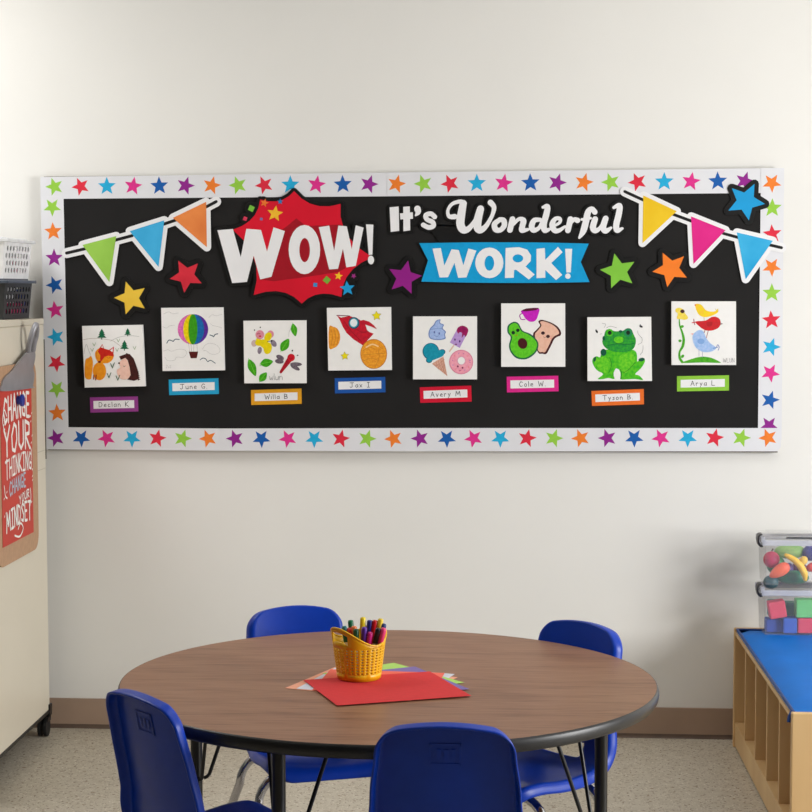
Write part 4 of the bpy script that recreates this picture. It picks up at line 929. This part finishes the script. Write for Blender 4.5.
blob('toy_eggplant', 'purple toy eggplant behind the banana', 787.5, 570.5, yf+.055, .018, .018, .026, (70, 40, 120), 20, None, 0)
blob('toy_lettuce', 'pale green toy lettuce at the top behind the banana', 790, 551.5, yf+.082, .024, .020, .050, (126, 180, 90), 90, (160, 200, 120), 0)
blob('toy_lemon', 'yellow toy lemon right behind the banana', 803, 561, yf+.030, .013, .013, .017, (238, 196, 70), 40, None, 0)
blob('toy_radish', 'pinkish red toy radish at the right edge', 812, 567, yf+.035, .014, .014, .020, (226, 70, 66), 60, None, 0)
blob('toy_grapes', 'blue violet toy fruit at the upper right', 811, 553, yf+.07, .028, .022, .026, (66, 66, 140), 0, None, 0)
blob('toy_pear', 'dark teal toy pear in the lower left corner', 771, 582, yf+.03, .022, .02, .024, (24, 84, 92), 90, None, 0)
blob('toy_cabbage', 'dark green toy cabbage at the back behind the apple', 776, 565, yf+.078, .030, .022, .030, (40, 110, 60), 0, (60, 130, 70), 0)
blob('toy_beet', 'plum toy beet at the back between melon and banana', 799, 569, yf+.080, .026, .020, .024, (110, 40, 90), 0, None, 0)
pts = catmull([(784.5, 554.5), (788.5, 556.5), (795, 560.5), (801, 567), (804.5, 574), (805.3, 581)], 4)
rad = [.004, .0085, .0105, .0115, .0108, .0045]
m = MB(); N = len(pts)
PW = [on_y(p[0], p[1], yf-.012) for p in pts]; rings = []
import math as _m
c0 = PW[N//2]; m.o = c0
YLW = mat((250, 196, 40), .4, .05, 20)
vs = []; fs = []; n = 10
for i, p in enumerate(PW):
    t_ = i/(N-1)*(len(rad)-1); k = min(int(t_), len(rad)-2); r = rad[k]+(rad[k+1]-rad[k])*(t_-k)
    d = (PW[min(i+1, N-1)]-PW[max(i-1, 0)]).normalized(); a_ = Vector((0, 1, 0)); b_ = d.cross(a_)
    vs += [p+a_*r*math.cos(2*PI*q/n)+b_*r*math.sin(2*PI*q/n) for q in range(n)]
for i in range(N-1):
    for q in range(n): fs.append((i*n+q, i*n+(q+1) % n, (i+1)*n+(q+1) % n, (i+1)*n+q))
fs += [tuple(range(n-1, -1, -1)), tuple(range((N-1)*n, N*n))]
m.add(vs, fs, YLW, True)
tag(m.build('toy_banana'), 'yellow toy banana pressed against the front of the bin', 'toy food', 'play food in the upper clear bin')

# ------------------------------------------------------------------ round table
TX, TY, TR, TZ = .0633, -2.0442, .5963, .622
tb = empty('activity_table', (TX, TY, 0), 'round walnut-laminate classroom table with black edge and legs', 'table')
TO = (TX, TY, 0)
m = MB(TO)
n = 128
top = [(TX+(TR-.004)*math.cos(2*PI*k/n), TY+(TR-.004)*math.sin(2*PI*k/n), TZ) for k in range(n)]
bot = [(p[0], p[1], TZ-.027) for p in top]
m.add(top, [tuple(range(n))], M_WOODTOP); m.add(bot, [tuple(range(n-1, -1, -1))], M_WOODTOP)
o = m.build('tabletop', tb)
m = MB(TO); pr = [(TR-.005, TZ-.0002), (TR-.002, TZ-.0005), (TR, TZ-.005), (TR+.0015, TZ-.014), (TR, TZ-.023), (TR-.003, TZ-.028), (TR-.010, TZ-.0285)]
m.lathe(pr[::-1], M_BLACKEDGE, 128, (TX, TY, 0)); m.build('edge_band', tb)
for k in range(4):
    an = math.radians(68+90*k); lx, ly = TX+.5*math.cos(an), TY+.5*math.sin(an)
    dx, dy = math.cos(an), math.sin(an)
    m = MB(TO); m.tube([(lx, ly, .20), (lx, ly, TZ-.0285)], .0138, M_BLACKMETAL, 18)
    m.lathe([(.0138, .195), (.016, .20), (.016, .215), (.0138, .22)], M_BLACKMETAL, 18, (lx, ly, 0))
    lg = m.build('leg', tb)
    m = MB(TO); m.tube([(lx, ly, .012), (lx, ly, .20)], .0115, M_CHROME, 16); m.lathe([(0.001, 0), (.02, 0), (.021, .008), (.013, .018), (.0115, .02)], M_RUB, 16, (lx, ly, 0)); m.build('foot', lg)
    m = MB(TO)
    m.tube([(lx-dy*.010, ly+dx*.010, .318), (lx-dy*.024, ly+dx*.024, .318)], .0075, M_RUB, 10); m.build('adjusting_knob', lg)
    for sgn in (-1, 1):
        ex, ey = lx-dx*.09+(-dy)*sgn*.075, ly-dy*.09+dx*sgn*.075
        m = MB(TO); sx, sy = lx-dx*.014+(-dy)*sgn*.008, ly-dy*.010+dx*sgn*.008
        L = catmull([(sx, sy, .338), (sx+(ex-sx)*.12, sy+(ey-sy)*.12, .345), (sx+(ex-sx)*.22, sy+(ey-sy)*.22, .37), (ex, ey, TZ-.034), (ex-dx*.03, ey-dy*.03, TZ-.032)], 4)
        m.tube(L, .0045, M_BLACKMETAL, 8); m.build('brace', tb)
# ------------------------------------------------------------------ chairs
def shell_mesh():
    prof = catmull([(-.192, .322), (-.186, .340), (-.165, .350), (-.10, .352), (-.03, .345), (.05, .344), (.105, .352), (.145, .375), (.166, .415), (.178, .470), (.192, .540), (.206, .612), (.221, .685)], 6)
    d = [0]
    for i in range(1, len(prof)): d.append(d[-1]+math.dist(prof[i], prof[i-1]))
    Lt = d[-1]
    def at(s_):
        s_ = min(max(s_, 0), Lt)
        for i in range(1, len(d)):
            if s_ <= d[i]+1e-9:
                t = (s_-d[i-1])/max(d[i]-d[i-1], 1e-9); return tuple(prof[i-1][k]+(prof[i][k]-prof[i-1][k])*t for k in (0, 1))
        return prof[-1]
    wk = [(0, .158), (.08, .166), (.20, .168), (.30, .158), (.38, .151), (.46, .140), (.55, .135), (Lt-.03, .126), (Lt, .123)]
    def hw(s_):
        for (a_, wa), (b_, wb) in zip(wk, wk[1:]):
            if s_ <= b_: t = (s_-a_)/(b_-a_); t = t*t*(3-2*t); return wa+(wb-wa)*t
        return wk[-1][1]
    rb, rt = .045, .034; rows = []
    for i in range(5): rows.append((rb*(1-math.cos(PI/2*i/5)), 0))
    s_ = rb
    while s_ < Lt-rt-.006: rows.append((s_, 1)); s_ += .0145
    for i in range(6): rows.append((Lt-rt*(1-math.sin(PI/2*i/5)), 2))
    bm = bmesh.new(); NX = 18; grid = []
    for s_, kind in rows:
        w_ = hw(s_)
        if s_ < rb: w_ -= rb*(1-math.sqrt(max(0, 1-((rb-s_)/rb)**2)))
        if s_ > Lt-rt: w_ -= rt*(1-math.sqrt(max(0, 1-((s_-(Lt-rt))/rt)**2)))
        y_, z_ = at(s_); bk = min(1, max(0, (s_-.33)/.12))
        row = []
        for i in range(NX+1):
            e = -1+2*i/NX; x = w_*e; q = (x/.15)**2
            yy = y_-bk*.024*q*(.6+.4*min(1, (s_-.3)/.2)); zz = z_+(1-bk)*.012*q*(1 if s_ > .06 else s_/.06)
            if s_ > .45: zz -= .028*q*min(1, (s_-.45)/.2)
            row.append(bm.verts.new((x, yy, zz)))
        grid.append(row)
    fsd = {}
    for j in range(len(grid)-1):
        zc = grid[j][NX//2].co.z; zd = grid[j+1][NX//2].co.z; hole = .372 < (zc+zd)/2 < .408 and grid[j][9].co.y > .1
        for i in range(NX):
            if hole and 5 <= i <= NX-6: continue
            bm.faces.new((grid[j][i], grid[j][i+1], grid[j+1][i+1], grid[j+1][i]))
    bm.normal_update()
    nrm = {v: v.normal.copy() for v in bm.verts}
    be = [e for e in bm.edges if e.is_boundary]
    # rim: flange folded to the back side of the shell
    ret = bmesh.ops.extrude_edge_only(bm, edges=be)
    nv = [g for g in ret['geom'] if isinstance(g, bmesh.types.BMVert)]
    old = {}
    for v in nv:
        best = min((u for e in v.link_edges for u in e.verts if u in nrm), key=lambda u: (u.co-v.co).length)
        old[v] = best
    for v, u in old.items():
        n_ = nrm[u]; sgn = -1 if (n_.z > 0 or n_.y < 0) else 1
        hole_e = abs(u.co.x) < .09 and .36 < u.co.z < .44 and u.co.y > .1
        v.co = u.co+n_*sgn*(.006 if hole_e else .025)
    bmesh.ops.recalc_face_normals(bm, faces=bm.faces)
    me = bpy.data.meshes.new('shell'); bm.to_mesh(me); bm.free()
    for p in me.polygons: p.use_smooth = True
    me.materials.append(M_BLUE); return me
def make_chair():
    t = bpy.data.objects.new('school_chair', None); COL.objects.link(t); t.empty_display_size = .1
    o = bpy.data.objects.new('shell', shell_mesh()); COL.objects.link(o); o.parent = t
    s_ = o.modifiers.new('sub', 'SUBSURF'); s_.levels = 1; s_.render_levels = 2
    s_ = o.modifiers.new('sol', 'SOLIDIFY'); s_.thickness = .0045; s_.offset = 0
    m = MB()
    for a_, b_ in (((-.03, .600), (.03, .604)), ((-.03, .640), (.03, .644)), ((-.03, .600), (-.026, .644)), ((.026, .600), (.03, .644))):
        def yb_(z): return .206+(z-.610)*.21+.0032
        m.add([(a_[0], yb_(a_[1]), a_[1]), (b_[0], yb_(a_[1]), a_[1]), (b_[0], yb_(b_[1]), b_[1]), (a_[0], yb_(b_[1]), b_[1])], [(0, 3, 2, 1)], M_BLUE)
    for i in range(3): m.add([(-.02+i*.014, .2115, .612), (-.012+i*.014, .2115, .612), (-.012+i*.014, .2155, .632), (-.02+i*.014, .2155, .632)], [(0, 3, 2, 1)], M_BLUE)
    q = m.build('embossed_mark', t); sm = q.modifiers.new('s', 'SOLIDIFY'); sm.thickness = .0006
    def arch(y_foot, y_top, ztop, xf, xt, r=.075):
        pts = []
        for sx in (-1, 1):
            seg = [(sx*xf, y_foot, .014), (sx*(xf+(xt-xf)*.45), y_foot+(y_top-y_foot)*.45, ztop*.45), (sx*xt, y_top, ztop-r)]
            for k in range(1, 7):
                a_ = PI/2*k/6; seg.append((sx*(xt-r*(1-math.cos(a_))), y_top, ztop-r+r*math.sin(a_)))
            pts = pts+(seg if sx < 0 else seg[::-1])
        return pts
    m = MB(); m.tube(arch(-.195, -.095, .322, .205, .178), .0112, M_CHROME, 14); m.build('front_leg_frame', t)
    m = MB(); m.tube(arch(.225, .095, .326, .215, .182), .0112, M_CHROME, 14); m.build('rear_leg_frame', t)
    for sx in (-1, 1):
        m = MB(); m.tube([(sx*.09, -.095, .322), (sx*.09, .0, .327), (sx*.09, .095, .326)], .008, M_CHROME, 10); m.build('seat_support', t)
    for sx in (-1, 1):
        for xf, yf_ in ((.205, -.195), (.215, .225)):
            m = MB(); m.lathe([(.001, 0), (.015, 0), (.016, .010), (.013, .022), (.0115, .024)], mat((150, 150, 150), .5), 14, (sx*xf, yf_, 0)); m.build('foot_glide', t)
    return t
def copy_tree(o):
    c = o.copy(); COL.objects.link(c)
    for ch in [x for x in list(bpy.data.objects) if x.parent == o]:
        d = ch.copy(); COL.objects.link(d); d.parent = c; d.matrix_parent_inverse = ch.matrix_parent_inverse.copy()
    return c
proto = make_chair()
CH = [((-.217, -1.385), (.36, -.93), .975, 'blue plastic chair on the far side of the table, left of the marker basket'),
      ((.506, -1.60), (-.70, -.72), .985, 'blue plastic chair on the far right side of the table'),
      ((.213, -2.70), (0, 1.0), 1.0, 'blue plastic chair with its dark back to the viewer, nearest and centred'),
      ((-.398, -2.49), (.73, .68), 1.0, 'blue plastic chair at the near left of the table, seen from behind')]
for i, ((bx, by), (fx, fy), sc_, lb) in enumerate(CH):
    o = proto if i == 0 else copy_tree(proto)
    L = math.hypot(fx, fy); fx, fy = fx/L, fy/L
    o.location = (bx+fx*.212*sc_, by+fy*.212*sc_, 0); o.rotation_euler = (0, 0, math.atan2(fx, -fy)); o.scale = (sc_,)*3
    tag(o, lb, 'chair', 'blue school chairs around the table')

# ------------------------------------------------------------------ paper stack on the table
def sheet(c, rot, col_, label, k, w_=.305, h_=.229):
    z = TZ+.0005+k*.0005
    m = MB(); r = math.radians(rot); nx, ny = 8, 6; vs = []
    for j in range(ny+1):
        for i in range(nx+1):
            x, y_ = (i/nx-.5)*w_, (j/ny-.5)*h_
            e = max(abs(i/nx-.5), abs(j/ny-.5))*2
            vs.append((x, y_, .0010*max(0, e-.75)*4*math.sin(i*1.3+k) if k == 5 and False else 0))
    m.add(vs, [(j*(nx+1)+i, j*(nx+1)+i+1, (j+1)*(nx+1)+i+1, (j+1)*(nx+1)+i) for j in range(ny) for i in range(nx)], mat(col_, .85, .03, 80))
    o = m.build('paper_sheet'); o.location = (c[0], c[1], z); o.rotation_euler = (0, 0, r)
    s_ = o.modifiers.new('s', 'SOLIDIFY'); s_.thickness = .00035; s_.offset = 1
    tag(o, label, 'paper', 'construction paper fanned out under the basket')
PWD, PHT = .298, .262
sheet((.033, -2.085), -21, (240, 170, 140), 'peach paper at the bottom of the fan, tip showing at far left', 0, PWD, PHT)
sheet((.042, -2.072), -16, (214, 218, 230), 'pale blue paper edge showing at the left behind the basket', 1, PWD-.02, PHT)
sheet((.074, -2.036), 39.5, (176, 220, 110), 'light green paper with corners showing behind and right', 2, .20, PHT)
sheet((.087, -2.081), 29.3, (130, 112, 176), 'lavender paper between the green and coral sheets', 3, .22, PHT)
sheet((.049, -2.079), -5, (240, 110, 90), 'coral paper just under the red sheet', 4, .262, .22)
sheet((.066, -2.146), 21.8, (214, 44, 48), 'red construction paper on top of the fan', 5, PWD, PHT)

# ------------------------------------------------------------------ yellow basket with markers
Bc = Vector((0.001, -2.052, TZ+.0005+5*.0005+.0006))
bk = empty('pencil_basket', Bc, 'yellow perforated plastic basket standing on the red paper', 'basket')
YEL = mat((236, 184, 14), .38, .05, 20)
def rimh(a_): return .100+.0165*math.cos(2*(a_-math.radians(45)))+.004*math.cos(a_-PI)
def bp(u, v, v0=0, v1=1):
    a_ = 2*PI*u; h = rimh(a_); vv = v; r = .0475+(.0605-.0475)*min(1, vv*h/.10)
    return (Bc.x+r*math.cos(a_), Bc.y+r*math.sin(a_), Bc.z+h*vv)
m = MB(Bc)
NU = 36
def strip(fv0, fv1, skip=None):
    for i in range(NU):
        if skip and skip(i): continue
        u0, u1 = i/NU, (i+1)/NU
        z0_, z1_ = fv0, fv1
        def pt(u, hh):
            a_ = 2*PI*u; H = rimh(a_); h_ = hh(H); r = .0475+(.0605-.0475)*min(1.1, h_/.10)
            return (Bc.x+r*math.cos(a_), Bc.y+r*math.sin(a_), Bc.z+h_)
        m.add([pt(u0, z0_), pt(u1, z0_), pt(u1, z1_), pt(u0, z1_)], [(0, 1, 2, 3)], YEL)
strip(lambda H: .003, lambda H: .016)
def hp(u, v):
    a_ = 2*PI*u; h_ = .016+.058*v; r = .0475+(.0605-.0475)*h_/.10
    return (Bc.x+r*math.cos(a_), Bc.y+r*math.sin(a_), Bc.z+h_)
holed_panel(m, hp, 30, 9, YEL, (.42, .55), stagger=False)
handle = lambda i: (i % NU) in (20, 21, 22, 23, 24) or (i % NU) in (2, 3, 4, 5, 6)
strip(lambda H: .074, lambda H: max(.076, H-.030))
strip(lambda H: max(.076, H-.030), lambda H: H-.009, handle)
strip(lambda H: H-.009, lambda H: H)
o = m.build('basket_wall', bk, recalc=True)
for p in o.data.polygons: p.use_smooth = True
s_ = o.modifiers.new('s', 'SOLIDIFY'); s_.thickness = .0022; s_.offset = 0
m = MB(Bc); m.lathe([(.001, .0005), (.046, .0005), (.048, .004), (.046, .005), (.001, .005)], YEL, 32, (Bc.x, Bc.y, Bc.z)); m.build('basket_floor', bk)
m = MB(Bc)
rp = []
for k in range(48):
    a_ = 2*PI*k/48; r = .0475+.013*rimh(a_)/.10; rp.append((Bc.x+r*math.cos(a_), Bc.y+r*math.sin(a_), Bc.z+rimh(a_)))
m.tube(rp, .0022, YEL, 8, closed=True); m.build('rim', bk)
MK = [('dark green', (16, 110, 70), 350.5, 620), ('red', (216, 44, 44), 349, 628), ('yellow', (240, 214, 30), 363, 617), ('violet', (90, 40, 160), 364.5, 627),
      ('magenta', (220, 30, 140), 370.5, 632), ('dark blue', (36, 40, 140), 370, 620), ('bright red', (220, 24, 34), 375.3, 620), ('black', (24, 22, 26), 378.5, 628),
      ('pink', (236, 70, 130), 384, 628), ('teal', (20, 110, 120), 344, 626), ('orange', (240, 130, 70), 354, 626), ('forest green', (26, 80, 50), 356, 629), ('lemon yellow', (236, 206, 60), 381, 618.5), ('navy', (30, 56, 120), 384, 623.5)]
random.seed(11)
for i, (cn, c, u, v) in enumerate(MK):
    dpt = Bc.y+(.018 if i in (0, 2, 5, 6, 12, 13) else (-.006 if i in (1, 9, 10) else -.022))
    tip = on_y(u, v, dpt); base = Vector((Bc.x+(tip.x-Bc.x)*.52, Bc.y+(dpt-Bc.y)*.75, Bc.z+.013))
    d = (tip-base).normalized(); L = .132 if (tip-base).length < .132 else (tip-base).length
    root = tip-d*(tip-base).length
    t = empty('marker', root, cn+' capped marker standing in the yellow basket', 'marker', 'markers in the yellow basket')
    t.rotation_euler = d.to_track_quat('Z', 'Y').to_euler(); LL = (tip-root).length
    r = .0058
    m = MB(); m.lathe([(.001, 0), (r*.9, 0), (r, .002), (r, LL-.035)], mat((232, 232, 234) if i % 2 else c, .4), 14); m.build('barrel', t)
    m = MB(); m.lathe([(r*.9, LL-.036), (r*1.12, LL-.035), (r*1.1, LL-.004), (r*.85, LL-.0005), (.0005, LL)], mat(c, .35), 14); q = m.build('cap', t); q['label'] = cn+' cap'
